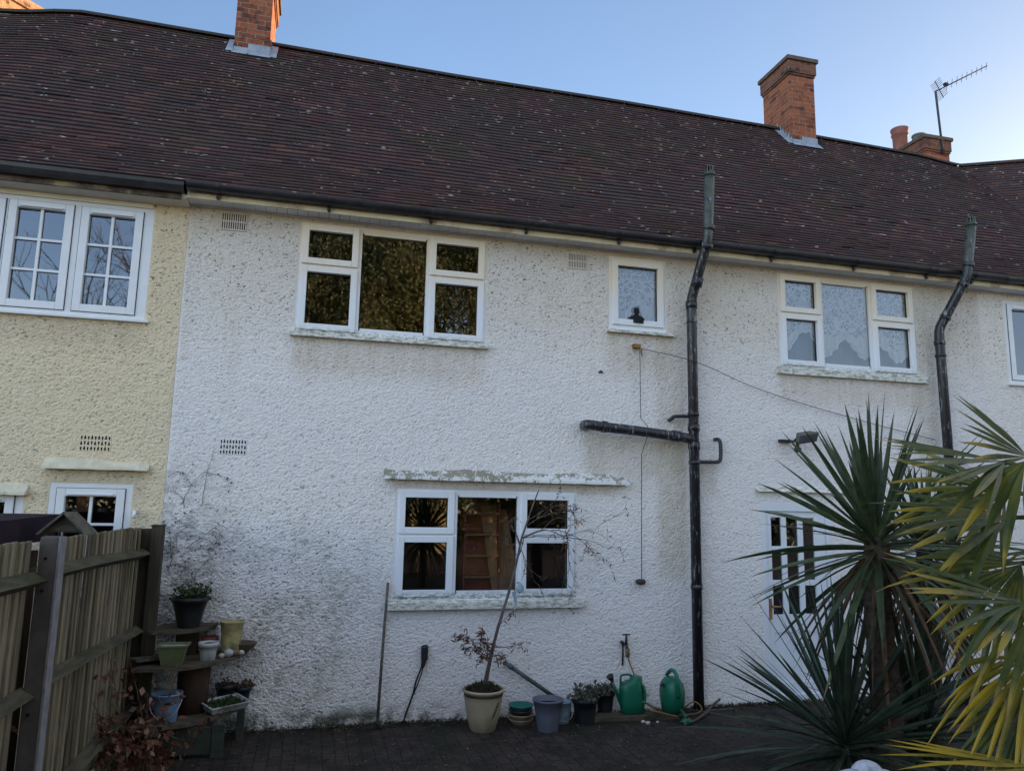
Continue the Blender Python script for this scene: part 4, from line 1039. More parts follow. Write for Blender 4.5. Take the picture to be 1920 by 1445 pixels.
mb = MB(); mb.box(-.115, .10, -.058, -.051, -.045, .048, m=m); mb.build('lens', 'thin_grey', t)
mb = MB(); mb.lathe((5.235, -.13, 2.70), [(.01, -.025), (.035, -.02), (.042, 0), (.035, .025), (.015, .04)], 16); mb.tube([(5.235, -.13, 2.73), (5.235, -.13, 2.80)], .018, 10); mb.build('motion_sensor', 'dark_iron', t)

t = thing('pull_cord', 'thin dark cord hanging down the wall from a rusty fitting to a dark weight', 'cord', (3.37, -.04, 1.3))
mb = MB(); mb.tube([(3.372, -.05, 3.74), (3.378, -.045, 2.98), (3.378, -.215, 2.88), (3.378, -.22, 2.78), (3.377, -.06, 2.6), (3.376, -.04, 1.31)], .0038, 5); mb.build('cord', 'dark_iron', t)
mb = MB(); mb.lathe((3.36, -.05, 1.275), [(.01, -.03), (.045, -.022), (.055, 0), (.045, .022), (.01, .03)], 14, sx=1.0); mb.build('weight', 'dark_iron', t)
mb = MB(); mb.box(3.30, 3.385, -.055, -.001, 3.745, 3.79); mb.tube([(3.395, -.03, 3.74), (3.40, -.045, 3.66)], .008, 6); mb.build('fitting', 'rust_metal', t, bevel=.006)
mb = MB(); mb.tube(smooth_path([(3.39, -.05, 3.74), (3.96, -.185, 3.61), (4.7, -.06, 3.41), (5.4, -.04, 3.24), (6.3, -.04, 3.06), (7.2, -.04, 2.9)], 5), .0038, 5)
tag(mb.build('wall_cable', 'dark_iron', loc=(3.39, -.05, 3.74)), 'thin cable slanting across the wall from the rusty fitting down to the right', 'cable')
mb = MB(); mb.tube([(2.925, .0, 3.46), (2.928, -.03, 3.465), (2.94, -.04, 3.45)], .013, 7); tag(mb.build('wall_hook', 'dark_iron', loc=(2.925, 0, 3.46)), 'small dark hook alone on the wall above the side branch pipe', 'hook')

t = thing('garden_tap', 'brass garden tap with an orange hose connector on the wall above the green watering can', 'tap', (3.19, -.05, .6))
mb = MB(); mb.tube([(3.185, .01, .655), (3.185, -.07, .655), (3.187, -.09, .64), (3.19, -.092, .60)], .014, 10); mb.tube([(3.178, .0, .66), (3.172, -.02, .60), (3.168, -.02, .45)], .010, 8); mb.tube([(3.15, -.03, .66), (3.165, -.03, .69)], .02, 8); mb.build('tap_body', 'dark_iron', t)
mb = MB(); mb.tube([(3.187, -.07, .66), (3.187, -.075, .755)], [.016, .010], 10); mb.tube([(3.145, -.075, .758), (3.228, -.075, .758)], .007, 8); mb.build('handle', 'dark_iron', t)
mb = MB(); mb.tube([(3.19, -.092, .625), (3.192, -.094, .545)], [.024, .021], 12); mb.build('connector', 'hose_yellow', t)
mb = MB(); mb.tube(smooth_path([(3.192, -.094, .55), (3.21, -.11, .48), (3.25, -.13, .36), (3.28, -.12, .2), (3.36, -.1, .11), (3.5, -.2, .05), (3.68, -.22, .035), (3.84, -.24, .12), (3.92, -.26, .05), (3.8, -.3, .018), (3.6, -.28, .02), (3.3, -.36, .1), (3.55, -.47, .05)], 6), .008, 8)
tag(mb.build('garden_hose', 'hose_yellow', loc=(3.192, -.094, .55)), 'yellowish hose running from the tap and looping behind the watering cans', 'hose')

mb = MB(); mb.tube(smooth_path([(1.125, -.05, .56), (1.10, -.05, .48), (1.065, -.04, .38), (1.045, -.03, .28), (1.02, -.03, .2), (.985, -.03, .1), (.955, -.04, .01)], 5), .009, 7)
mb.tube(smooth_path([(1.13, -.05, .56), (1.115, -.06, .47), (1.07, -.05, .33), (1.04, -.03, .25)], 5), .006, 6)
t = mb.build('power_cable', 'black_plastic', loc=(1.13, -.05, 0)); tag(t, 'black cable hanging down the wall from a dark socket box', 'cable')
mb = MB(); mb.box(1.105, 1.165, -.07, -.001, .57, .69); mb.tube([(1.135, -.04, .58), (1.118, -.05, .50)], [.03, .018], 8); mb.lathe((1.14, -.03, .69), [(.035, -.01), (.03, .01), (.01, .015)], 12); mb.build('socket_box', 'black_plastic', t, bevel=.01)

t = thing('garden_rake', 'wooden-handled rake leaning upright against the wall left of the ground floor window', 'rake', (.70, -.1, 0))
mb = MB(); mb.tube([(.71, -.14, .06), (.735, -.08, .7), (.762, -.03, 1.285)], [.013, .014, .012], 10); mb.build('handle', 'grey_wood', t)
mb = MB(); mb.tube([(.71, -.14, .09), (.708, -.15, .02)], .016, 8); mb.beam((.57, -.16, .022), (.82, -.11, .022), .02, .015)
for k in range(9): q = Vector((.575+.028*k, -.16+.006*k, .02)); mb.tube([q, q+Vector((.005, -.03, -.015))], .004, 5)
mb.build('rake_head', 'dark_iron', t)

# dead creeper stems on the wall
mb = MB(); rr = random.Random(5)
def creep(p, a, Ln, r_, dep):
    pts = [Vector((p[0], -.012, p[1]))]; x, z = p
    for k in range(7):
        a += rr.gauss(0, .28); x += math.cos(a)*Ln/7; z += math.sin(a)*Ln/7; pts.append(Vector((max(x, -1.27), -.014-rr.random()*.006, z)))
        if dep and rr.random() < .5: creep((x, z), a+rr.choice((-1, 1))*rr.uniform(.4, 1.1), Ln*.55, r_*.65, dep-1)
        if rr.random() < .12: mb.leaf(pts[-1], (rr.gauss(0, 1), -.4, rr.gauss(0, 1)), .03, .018)
    mb.tube(pts, [r_*(1-.6*i/7) for i in range(8)], 4, cap=False)
for p, a, Ln in (((-1.15, .7), 1.3, 1.0), ((-1.0, .95), 1.6, .9), ((-1.2, 1.4), 1.2, .7), ((-1.05, 1.6), .8, .6), ((-.95, 1.2), 1.1, .8), ((-1.1, 1.95), 1.5, .7), ((-.8, .8), 1.9, .6), ((-.95, 2.0), 1.35, .9)): creep(p, a, Ln*.55, .0032, 2)
tag(mb.build('creeper', 'dead_stem', loc=(-1.1, 0, .7)), 'dead creeper stems clinging to the white wall beside the fence', 'creeper')

# ================= FENCE =================
F = thing('fence', 'weathered featheredge fence on arris rails running back to the wall at the left', 'fence', (-1.35, -2.5, 0))
FX = -1.315
def ftop(y): return lerp(1.80, 1.815, (-y)/3)
def boards(y0, y1, zt0, zt1):
    mb = MB(); y = y0; w_ = .098; ang = R(7)
    while y < y1-.02:
        z = lerp(zt0, zt1, (y-y0)/(y1-y0))+rnd.gauss(0, .0025); x = FX-.045+rnd.gauss(0, .0025); ln = rnd.gauss(0, .004)
        m = Matrix.Translation((x, y, 0)) @ Matrix.Rotation(ang+rnd.gauss(0, .012), 4, 'Z') @ Matrix.Rotation(ln*.4, 4, 'X')
        mb.box(-.007, .007, 0, w_+.014, .03, z, rnd.random(), m=m); y += w_+rnd.gauss(0, .002)
    return mb.build('board_panel', 'fence_board', F)
boards(-2.93, -.62, 1.80, 1.80); boards(-.50, -.42, 1.79, 1.79)
mb = MB(); mb.box(-1.42, -1.28, -.345, -.33, .03, 1.78); mb.build('gap_shade_strip', 'timber_post', F); boards(-5.9, -3.06, 1.83, 1.81)  # dark strip fills the slit by the post, standing for its shade
mb = MB(); mb.box(FX-.075, FX-.062, -.66, -.30, .03, 1.77); mb.build('gap_shade_strip', 'timber_post', F)  # dark strip added behind the gap in the boards to stand for shade
def rail(y0, y1, z0, z1, roll_=0, x=FX):
    mb = MB(); n = 8; tri = [(-.035, -.04), (-.035, .045), (.04, .0)]
    vs = []
    for i in range(n+1):
        t = i/n; y = lerp(y0, y1, t); z = lerp(z0, z1, t)+.006*math.sin(t*5); xx = x+.004*math.sin(t*7)
        for (a, b_) in tri: vs.append((xx+a, y, z+b_))
    fs = [(i*3+k, (i+1)*3+k, (i+1)*3+(k+1) % 3, i*3+(k+1) % 3) for i in range(n) for k in range(3)]+[(0, 1, 2), (n*3+2, n*3+1, n*3)]
    mb.idx(vs, fs); return mb.build('rail', 'arris_rail', F)
rail(-2.97, -.36, 1.625, 1.575); rail(-2.97, -.36, 1.055, .945); rail(-2.97, -.36, .36, .33)
rail(-5.9, -3.02, 1.66, 1.615); rail(-5.9, -3.02, 1.09, 1.05); rail(-5.9, -3.02, .42, .38)
mb = MB()
for (a, b_, c, d) in ((-1.330, -1.242, -3.05, -2.95),): mb.box(a, b_, c, d, 0, 1.83)
o = mb.build('concrete_post', 'concrete_post', F, bevel=.008)
mb = MB(); mb.box(-1.2435, -1.232, -3.052, -2.955, 0, 1.828); mb.build('post_face', 'concrete_pale', o)
for z in (1.56, 1.72, .96, .5):
    q = MB(); q.tube([(-1.295, -3.056, z), (-1.295, -3.045, z)], .008, 10); q.build('bolt_hole', 'black_seal', o)
mb = MB(); mb.box(-1.29, -1.195, -.40, -.30, 0, 1.80); mb.box(-1.296, -1.19, -.405, -.295, 1.80, 1.812); mb.build('timber_post', 'timber_post', F, bevel=.006)

# beyond the fence
t = thing('garden_shed', 'dark felt-roofed shed top showing over the fence at the left edge', 'shed', (-3.0, -1.4, 0))
mb = MB(); mb.box(-4.4, -2.02, -2.3, -.75, 0, 1.62); mb.build('wall', 'brown_wood', t)
mb = MB(); mb.idx([(-4.6, -2.45, 1.70), (-1.93, -2.45, 1.70), (-1.93, -.55, 1.70), (-4.6, -.55, 1.70), (-4.6, -2.45, 1.86), (-1.93, -2.45, 1.86), (-1.93, -.55, 1.895), (-4.6, -.55, 1.895)], [(3, 2, 1, 0), (4, 5, 6, 7), (0, 1, 5, 4), (1, 2, 6, 5), (2, 3, 7, 6), (3, 0, 4, 7)]); mb.build('roof', 'shed_felt', t)
t = thing('bird_table', 'small wooden bird table with a gabled plank roof peeking over the fence', 'bird table', (-1.68, -1.35, 0))
cx, cy = -1.655, -1.35
mb = MB()
for s_ in (-1, 1):
    for k in range(3): a = Vector((cx-.0, cy-.14+.1*k, 1.925)); mb.beam(a, a+Vector((s_*.155, 0, -.15)), .095, .014, up=(s_*.6, 0, .8), var=rnd.random())
mb.build('roof', 'grey_wood', t)
mb = MB(); mb.idx([(cx, cy-.13, 1.90), (cx-.12, cy-.13, 1.79), (cx+.12, cy-.13, 1.79)], [(0, 1, 2)]); mb.idx([(cx, cy+.10, 1.90), (cx-.12, cy+.10, 1.79), (cx+.12, cy+.10, 1.79)], [(0, 1, 2)])
for sx in (-1, 1):
    for sy in (-.13, .10): mb.beam((cx+sx*.11, cy+sy, 1.55), (cx+sx*.11, cy+sy, 1.79), .02, .02)
mb.build('gable', 'old_wood', t)
mb = MB(); mb.box(cx-.17, cx+.17, cy-.17, cy+.15, 1.53, 1.55); mb.tube([(cx, cy, 0), (cx, cy, 1.53)], .03, 8); mb.build('stand', 'old_wood', t)

# ================= CORNER PLANT STAND =================
S = thing('plant_stand', 'three-tier wooden corner plant stand with rounded shelves between the fence and the wall', 'plant stand', (-1.15, -.05, 0))
def qshelf(cx_, cy_, rad, z, th_, mat, a0=-95, a1=5, rx=1.0):
    mb = MB(); n = 22; top = [(cx_, cy_)]
    for k in range(n+1):
        a = R(lerp(a0, a1, k/n)); q = rad*(1+.012*math.sin(k*2.1)); top.append((cx_+math.cos(a)*q*rx, cy_+math.sin(a)*q))
    N_ = len(top); vs = [(x, y, z+.004*math.sin(x*9)) for x, y in top]+[(x, y, z-th_+.004*math.sin(x*9)) for x, y in top]
    mb.idx(vs, [tuple(range(N_)), tuple(range(2*N_-1, N_-1, -1))]+[(k, (k+1) % N_, N_+(k+1) % N_, N_+k)[::-1] for k in range(N_)])
    return mb.build('shelf', mat, S)
qshelf(-1.19, -.03, .78, .285, .03, 'old_wood', rx=.96); qshelf(-1.19, -.03, .73, .705, .024, 'old_wood', a0=-97); qshelf(-1.19, -.03, .45, .945, .026, 'old_wood')
mb = MB(); mb.tube([(-.86, -.38, .286), (-.86, -.38, .48), (-.86, -.38, .68)], [.135, .125, .135], 20, smooth=True); mb.build('riser', 'brown_wood', S)
mb = MB(); mb.box(-1.05, -.88, -.22, -.08, .706, .918); mb.build('riser', 'brown_wood', S)
mb = MB(); mb.box(-.655, -.56, -.70, -.66, 0, .254); mb.build('leg', 'green_wood', S, bevel=.004)
mb = MB(); mb.box(-.50, -.44, -.30, -.22, 0, .254); mb.build('leg', 'green_wood', S, bevel=.004)
mb = MB(); mb.box(-1.05, -.657, -.69, -.665, .03, .235); mb.build('front_board', 'green_wood', S, bevel=.004)
mb = MB(); mb.beam((-1.30, -.62, .755), (-1.02, -.40, .735), .13, .02, up=(0, 0, 1)); tag(mb.build('loose_board', 'grey_wood', loc=(-1.3, -.6, .75)), 'short loose grey board lying at the left of the middle shelf', 'board')

def foliage_pot(name, label, cat, c, prof_, pmat, fol=None, group=None, soil=None, sx=1, sy=1, lugs=False, rim=None, m=None):
    t = thing(name, label, cat, c, group)
    mb = MB(); mb.lathe(c, prof_, 30, sx=sx, sy=sy, cap=False, m=m); mb.lathe(c, [(.001, prof_[0][1]+.001), (prof_[0][0]+.0005, prof_[0][1]+.001)], 30, sx=sx, sy=sy, cap=False, m=m)
    if lugs:
        rt = max(p[0] for p in prof_); zt = max(p[1] for p in prof_)
        for s_ in (-1, 1): mb.box(c[0]+s_*rt*.93-.025, c[0]+s_*rt*.93+.025, c[1]-.03, c[1]+.03, c[2]+zt-.02, c[2]+zt-.002)
    mb.build('pot', pmat, t)
    if soil:
        s = MB(); s.lathe(c, [(soil[0], soil[1]), (soil[0]*.5, soil[1]+.012), (.002, soil[1]+.018)], 24, sx=sx, sy=sy, cap=False, smooth=False, m=m); s.build('soil', 'soil', t)
    if fol: f = MB(); fol(f, Vector(c)); f.build('plant', fol.mat, t)
    return t
def pp(r0_, r1_, h, th_=.006, rim=.008):
    return [(r0_, 0), (lerp(r0_, r1_, .5), h*.5), (r1_*.985, h-.035), (r1_+rim, h-.034), (r1_+rim, h), (r1_-th_, h), (r1_-th_, h-.03), (r0_-th_, .015)]
def tuft(n, z0, L0, spread, mat, wd=.02, col=None):
    def f(mb, c):
        q = random.Random(int(c.x*1000))
        for _ in range(n):
            a = q.random()*6.28; e = q.uniform(.15, 1.3); d_ = Vector((math.cos(a)*math.cos(e), math.sin(a)*math.cos(e), math.sin(e)))
            p = c+Vector((math.cos(a)*q.random()*spread, math.sin(a)*q.random()*spread, z0))
            ln = L0*q.uniform(.5, 1.1); e1 = p+d_*ln
            mb.tube([p, e1], [.0025, .0012], 3, cap=False)
            for k in range(5): mb.leaf(p+d_*ln*q.uniform(.3, 1), (q.gauss(0, 1), q.gauss(0, 1), q.gauss(.4, .7)), ln*.32, wd, q.random())
    f.mat = mat; return f
foliage_pot('flower_pot', 'big black pot of green leaves on the top shelf of the stand', 'plant pot', (-.955, -.24, .946), pp(.088, .148, .25), 'black_plastic', tuft(60, .24, .13, .10, 'green_leaf', .022), soil=(.13, .22), lugs=True)
foliage_pot('flower_pot', 'mottled yellow pot on the middle shelf by the wall', 'plant pot', (-.60, -.20, .735), [(.075, 0), (.085, .12), (.098, .235), (.104, .24), (.104, .25), (.09, .25), (.085, .2), (.068, .015)], 'yellow_pot', soil=(.082, .17))
foliage_pot('flower_pot', 'small white pot with a moulded handle on the middle shelf', 'plant pot', (-.755, -.45, .706), pp(.058, .076, .145), 'white_pot', soil=(.068, .125))
foliage_pot('flower_pot', 'small dark red pot at the back of the middle shelf', 'plant pot', (-.775, -.20, .706), pp(.045, .062, .15), 'red_pot', soil=(.054, .12))
t = thing('square_planter', 'square olive green planter on the middle shelf', 'planter', (-1.01, -.6, .706))
mb = MB(); cx, cy, z0 = -1.01, -.58, .706
def sq(r_, z): return [(cx-r_, cy-r_*.8, z), (cx+r_, cy-r_*.8, z), (cx+r_, cy+r_*.8, z), (cx-r_, cy+r_*.8, z)]
vs = sq(.075, z0)+sq(.108, z0+.145)+sq(.122, z0+.146)+sq(.122, z0+.158)+sq(.104, z0+.158)+sq(.072, z0+.02)
mb.idx(vs, [(3, 2, 1, 0)]+[(i*4+k, i*4+(k+1) % 4, i*4+4+(k+1) % 4, i*4+4+k) for i in range(5) for k in range(4)]+[(20, 21, 22, 23)]); mb.build('planter', 'green_pot', t)
mb = MB(); mb.face(sq(.098, z0+.14)); mb.build('soil', 'white_pot', t)
foliage_pot('bowl', 'shallow tan bowl behind the yellow pot on the middle shelf', 'bowl', (-.50, -.13, .712), [(.05, 0), (.09, .03), (.115, .07), (.12, .075), (.11, .075), (.085, .035), (.045, .012)], 'cut_wood')
for k, (x, y, r_, lb) in enumerate(((-.60, -.36, .042, 'round pale stone with a hollow, in front of the yellow pot'), (-.545, -.33, .034, 'brownish stone right of the round pale stone'), (-.65, -.40, .026, 'small pale stone beside the white pot'), (-.50, -.30, .028, 'smallest stone at the right end of the middle shelf'))):
    mb = MB(); mb.lathe((x, y, .707+r_*.8), [(r_*.2, -r_*.8), (r_*.8, -r_*.5), (r_, 0), (r_*.85, r_*.5), (r_*.3, r_*.8)], 12, sy=.8); tag(mb.build('stone', 'pebble' if k != 1 else 'cut_wood', loc=(x, y, .707)), lb, 'stone', 'stones on the middle shelf')
def pail(name, label, c, r0_, r1_, h, mat, handle=True, tilt=0, twig=False):
    t = thing(name, label, 'bucket', c); mb = MB()
    mb.lathe(c, [(r0_, 0), (lerp(r0_, r1_, .5), h*.5), (r1_, h*.93), (r1_+.008, h*.94), (r1_+.008, h), (r1_-.004, h), (r0_-.004, .012), (.002, .012)], 30, cap=False)
    mb.lathe(c, [(.002, .0005), (r0_, .0005)], 30, cap=False); mb.build('pail', mat, t)
    s = MB(); s.lathe(c, [(r1_*.93, h*.82), (.002, h*.86)], 24, cap=False, smooth=False); s.build('soil', 'soil', t)
    if handle:
        q = MB(); q.tube([Vector(c)+Vector((math.cos(a)*(r1_+.01), -abs(math.sin(a))*.05-.02-.05*abs(math.sin(a)), h*.9-abs(math.sin(a))*h*.72)) for a in [math.pi*k/14 for k in range(15)]], .004, 6); q.build('handle', 'white_pot', t)
    if twig:
        q = MB()
        for k in range(5):
            a = rnd.random()*6.28; p = Vector(c)+Vector((.02*math.cos(a), .02*math.sin(a), h*.8)); pts = [p]
            for j in range(4): p = p+Vector((rnd.gauss(.012, .02), rnd.gauss(0, .02), .07)); pts.append(p)
            q.tube(pts, [.004, .003, .003, .002, .001], 4)
        q.build('twigs', 'bare_twig', t)
    return t
pail('bucket', 'light blue bucket with a thin handle and bare twigs on the bottom shelf', (-1.02, -.64, .286), .085, .112, .215, 'blue_pail', twig=True)
t = thing('seed_tray', 'white rectangular tray of moss tilted on the right of the bottom shelf', 'tray', (-.6, -.36, .3))
m = Matrix.Translation((-.60, -.40, .305)) @ Matrix.Rotation(R(38), 4, 'Z') @ Matrix.Rotation(R(9), 4, 'X') 
mb = MB()
def rc4(a, b_, z): return [m @ Vector(p) for p in ((-a, -b_, z), (a, -b_, z), (a, b_, z), (-a, b_, z))]
vs = rc4(.155, .08, 0)+rc4(.175, .10, .05)+rc4(.185, .11, .052)+rc4(.185, .11, .058)+rc4(.168, .093, .058)+rc4(.15, .075, .01)
mb.idx(vs, [(3, 2, 1, 0)]+[(i*4+k, i*4+(k+1) % 4, i*4+4+(k+1) % 4, i*4+4+k) for i in range(5) for k in range(4)]); mb.build('tray', 'white_pot', t)
mb = MB(); mb.face(rc4(.165, .09, .035)); mb.build('soil', 'soil', t)
mb = MB()
for _ in range(260): p = m @ Vector((rnd.uniform(-.15, .15), rnd.uniform(-.08, .08), .035)); mb.leaf(p, (rnd.gauss(0, .6), rnd.gauss(0, .6), 1), rnd.uniform(.02, .05), .014)
mb.build('plant', 'green_leaf', t)
foliage_pot('flower_pot', 'black pot in the shadow behind the mossy tray', 'plant pot', (-.62, -.16, .286), pp(.06, .08, .16), 'black_plastic', tuft(14, .14, .1, .05, 'dead_leaf', .02), soil=(.07, .13))
foliage_pot('flower_pot', 'black pot of withered leaves at the right end of the bottom shelf', 'plant pot', (-.475, -.13, .286), pp(.05, .068, .13), 'black_plastic', tuft(22, .11, .09, .05, 'dead_leaf', .022), soil=(.06, .1))

# ================= ROW OF POTS ALONG THE WALL =================
T = thing('potted_tree', 'leggy small tree with a leaning trunk in a big cream glazed pot', 'potted tree', (1.645, -.36, 0))
c = (1.645, -.36, 0)
mb = MB(); mb.lathe(c, [(.105, 0), (.118, .02), (.150, .13), (.172, .26), (.178, .305), (.182, .31)], 40, cap=False); mb.lathe(c, [(.002, .001), (.105, .001)], 30, cap=False); pt = mb.build('pot', 'cream_pot', T)
mb = MB(); mb.lathe(c, [(.180, .311), (.184, .322), (.180, .333)], 40, cap=False); mb.build('glaze_band', 'brown_glaze', pt)
mb = MB(); mb.lathe(c, [(.181, .3335), (.194, .345), (.196, .357), (.188, .366), (.172, .362), (.168, .30)], 40, cap=False); mb.build('rim', 'cream_pot', pt)
# scratched leaf motif on the side
mb = MB()
def onpot(a, z): rr_ = lerp(.150, .178, (z-.13)/.17)+.0015; return (c[0]+math.cos(a)*rr_, c[1]+math.sin(a)*rr_, z)
for (a_, z_, h_, w2) in ((-1.05, .19, .055, .09), (-.95, .22, .05, .07)):
    pts = [onpot(a_+w2*math.sin(t_)*(.8+.2*math.cos(t_))+.1*math.cos(t_), z_+h_*math.cos(t_)) for t_ in [6.283*k/18 for k in range(19)]]; mb.tube(pts, .0022, 4)
mb.tube([onpot(-1.22, .12), onpot(-1.1, .16), onpot(-1.0, .22), onpot(-.9, .27)], .002, 4)
mb.build('motif', 'dark_iron', pt)
mb = MB(); mb.lathe(c, [(.168, .335), (.13, .375), (.07, .40), (.002, .41)], 24, cap=False, smooth=False); mb.build('soil', 'soil', T)
mb = MB()
for _ in range(420):
    a = rnd.random()*6.28; q = math.sqrt(rnd.random())*.165; mb.leaf((c[0]+math.cos(a)*q, c[1]+math.sin(a)*q, .40-.07*(q/.165)**2), (math.cos(a)*.6+rnd.gauss(0, .5), math.sin(a)*.6+rnd.gauss(0, .5), .5+rnd.random()), rnd.uniform(.02, .055), .010)
for k in range(5): mb.blade((c[0]-.12, c[1], .37), (-1, -.2, .15+.2*k-.3), .12, .014, .2, 4)
mb.build('ground_plant', 'moss_tuft', T)
tr = MB(); trunk = smooth_path([(1.665, -.36, .38), (1.69, -.36, .55), (1.742, -.36, .79), (1.80, -.34, .98), (1.872, -.32, 1.19), (1.94, -.30, 1.42), (2.005, -.28, 1.71)], 5)
n_ = len(trunk); tr.tube(trunk, [lerp(.018, .010, i/n_) for i in range(n_)], 9)
tr.tube(smooth_path([(1.645, -.37, .39), (1.675, -.38, .55), (1.75, -.36, .82), (1.83, -.33, 1.05)], 4), [.012]*12+[.006], 7)
tr.tube(smooth_path([(2.005, -.28, 1.71), (2.06, -.27, 1.86), (2.12, -.25, 2.02), (2.19, -.24, 2.19)], 4), [.010]*6+[.007]*6+[.004], 7)
for p0, p1, p2 in (((2.01, -.28, 1.72), (2.25, -.3, 1.80), (2.50, -.32, 1.70)), ((1.96, -.29, 1.52), (2.0, -.3, 1.62), (2.03, -.3, 1.74)), ((1.99, -.28, 1.66), (1.95, -.3, 1.76), (1.93, -.28, 1.9))):
    tr.tube(smooth_path([p0, p1, p2], 5), [.009]*5+[.005]*5+[.003], 6)
trk = tr.build('trunk', 'tree_bark', T)
mb = MB(); q = random.Random(11)
def twig(p, d_, Ln, r_, dep, lf):
    pts = [Vector(p)]; d_ = Vector(d_).normalized()
    for k in range(6):
        d_ = (d_+Vector((q.gauss(0, .16), q.gauss(0, .12), q.gauss(0, .16)-.10))).normalized(); pts.append(pts[-1]+d_*Ln/6)
        if dep and q.random() < .55: twig(pts[-1], (d_+Vector((q.gauss(0, .6), q.gauss(0, .4), q.gauss(0, .6)))), Ln*.5, r_*.6, dep-1, lf)
    mb.tube(pts, [r_*(1-.6*i/6) for i in range(7)], 4, cap=False)
    for _ in range(lf):
        i = q.randrange(1, 7); lv.leaf(pts[i], (q.gauss(0, 1), q.gauss(0, .8), q.gauss(-.3, .8)), q.uniform(.035, .07), .013)
lv = MB()
for p, d_, Ln, lf in (((2.05, -.27, 1.83), (1, -.05, .45), .62, 2), ((2.03, -.27, 1.72), (1, -.1, .25), .75, 2), ((2.08, -.27, 1.9), (1, 0, .9), .38, 3), ((2.3, -.31, 1.80), (1, 0, .1), .50, 2), ((2.45, -.31, 1.74), (1, 0, -.3), .45, 1),
                      ((2.0, -.28, 1.62), (.6, 0, -1), .35, 1), ((1.97, -.29, 1.55), (-.5, 0, .8), .25, 1), ((1.95, -.3, 1.75), (-.4, 0, 1), .22, 1), ((2.45, -.3, 1.8), (.5, 0, -1), .6, 1), ((2.2, -.3, 1.8), (.8, 0, 1), .4, 2),
                      ((1.70, -.36, .6), (-1, -.2, 1.1), .25, 5), ((1.72, -.36, .68), (-.8, 0, .9), .3, 6), ((1.70, -.36, .62), (-.5, 0, .5), .18, 5), ((1.74, -.36, .72), (1, 0, .1), .22, 2), ((1.79, -.34, .92), (1, 0, .8), .18, 2), ((1.70, -.36, .64), (1, -.1, .4), .18, 3), ((1.72, -.37, .75), (-.9, -.1, .6), .22, 5)):
    mb = MB(); twig(p, d_, Ln, .0042, 2, lf); mb.build('branch', 'tree_bark', T)
lv.build('leaves', 'russet_leaf', T)
mb = MB(); mb.lathe((1.985, -.335, 1.255), [(.006, -.05), (.035, -.03), (.04, 0), (.028, .03), (.008, .05)], 9, smooth=False, sy=.6); mb.tube([(1.93, -.32, 1.22), (1.95, -.32, 1.12), (1.94, -.32, 1.05)], [.02, .012, .006], 6, smooth=False); mb.build('tie', 'cloth_pale', T)

t = thing('saucers', 'stack of round cream and dark plant saucers with a teal one on top', 'saucers', (2.045, -.22, 0))
for k, (z, r_, mt) in enumerate(((0, .115, 'cream_pot'), (.045, .125, 'cream_pot'), (.08, .118, 'brown_glaze'), (.125, .122, 'teal_dish'))):
    mb = MB(); mb.lathe((2.045, -.22, z), [(r_*.72, .001), (r_*.95, .035), (r_, .04), (r_, .048), (r_*.93, .048), (r_*.7, .012), (.002, .012)], 30, cap=False); mb.build('saucer', mt, t)
pail('bucket', 'grey plastic bucket standing right of the saucer stack', (2.235, -.47, 0), .095, .138, .275, 'grey_bucket', handle=False)
pail('bucket', 'small pale blue bucket half hidden behind the grey bucket', (2.44, -.25, 0), .075, .098, .20, 'pale_blue_pail')
foliage_pot('flower_pot', 'large black pot of drooping grey-green leaves right of the pale blue bucket', 'plant pot', (2.66, -.30, 0), pp(.092, .115, .22), 'black_plastic', tuft(60, .20, .15, .09, 'grey_leaf', .035), soil=(.1, .2))
foliage_pot('flower_pot', 'smaller black pot of yellowing leaves behind the large black pot', 'plant pot', (2.92, -.16, .05), pp(.068, .092, .19), 'black_plastic', tuft(40, .17, .13, .07, 'grey_leaf', .03), soil=(.08, .16))
mb = MB(); mb.beam((2.72, -.27, .03), (3.62, -.30, .025), .16, .055); tag(mb.build('timber', 'old_wood', loc=(2.8, -.27, 0), bevel=.008), 'long old timber on the ground under the watering cans', 'timber')

# watering can seen from the side
def body_loft(mb, secs, n=28, e=2.6):
    """rounded-box body: sections (cx, cy, z, hx, hy)"""
    vs = []
    for (cx_, cy_, z, hx, hy) in secs:
        for k in range(n):
            a = 2*math.pi*k/n; ca, sa = math.cos(a), math.sin(a)
            vs.append((cx_+hx*math.copysign(abs(ca)**(2/e), ca), cy_+hy*math.copysign(abs(sa)**(2/e), sa), z))
    m_ = len(secs); mb.idx(vs, [(i*n+k, i*n+(k+1) % n, (i+1)*n+(k+1) % n, (i+1)*n+k) for i in range(m_-1) for k in range(n)], .5, 0, True)
    mb.idx(vs[:n], [tuple(reversed(range(n)))]); mb.idx(vs[-n:], [tuple(range(n))])
W = thing('watering_can', 'green plastic watering can standing side-on with its spout to the left', 'watering can', (3.165, -.27, .058))
y = -.27; z0 = .058
mb = MB(); body_loft(mb, [(3.165, y, z0, .10, .07), (3.165, y, z0+.012, .118, .08), (3.160, y, z0+.10, .124, .085), (3.155, y, z0+.20, .122, .083), (3.150, y, z0+.255, .115, .078), (3.165, y, z0+.285, .095, .07), (3.20, y, z0+.305, .060, .055), (3.205, y, z0+.335, .055, .052), (3.205, y, z0+.34, .045, .044)])
mb.build('body', 'green_can', W)
mb = MB(); mb.tube(smooth_path([(3.045, y, z0+.25), (3.04, y, z0+.33), (3.055, y, z0+.352), (3.10, y, z0+.356), (3.145, y, z0+.35), (3.165, y, z0+.33)], 4), .011, 10); mb.build('handle', 'green_can', W)
mb = MB(); mb.tube(smooth_path([(3.245, y-.06, z0+.27), (3.262, y-.075, z0+.22), (3.262, y-.078, z0+.13), (3.235, y-.07, z0+.10)], 4), .013, 8); mb.build('grip', 'green_can', W)
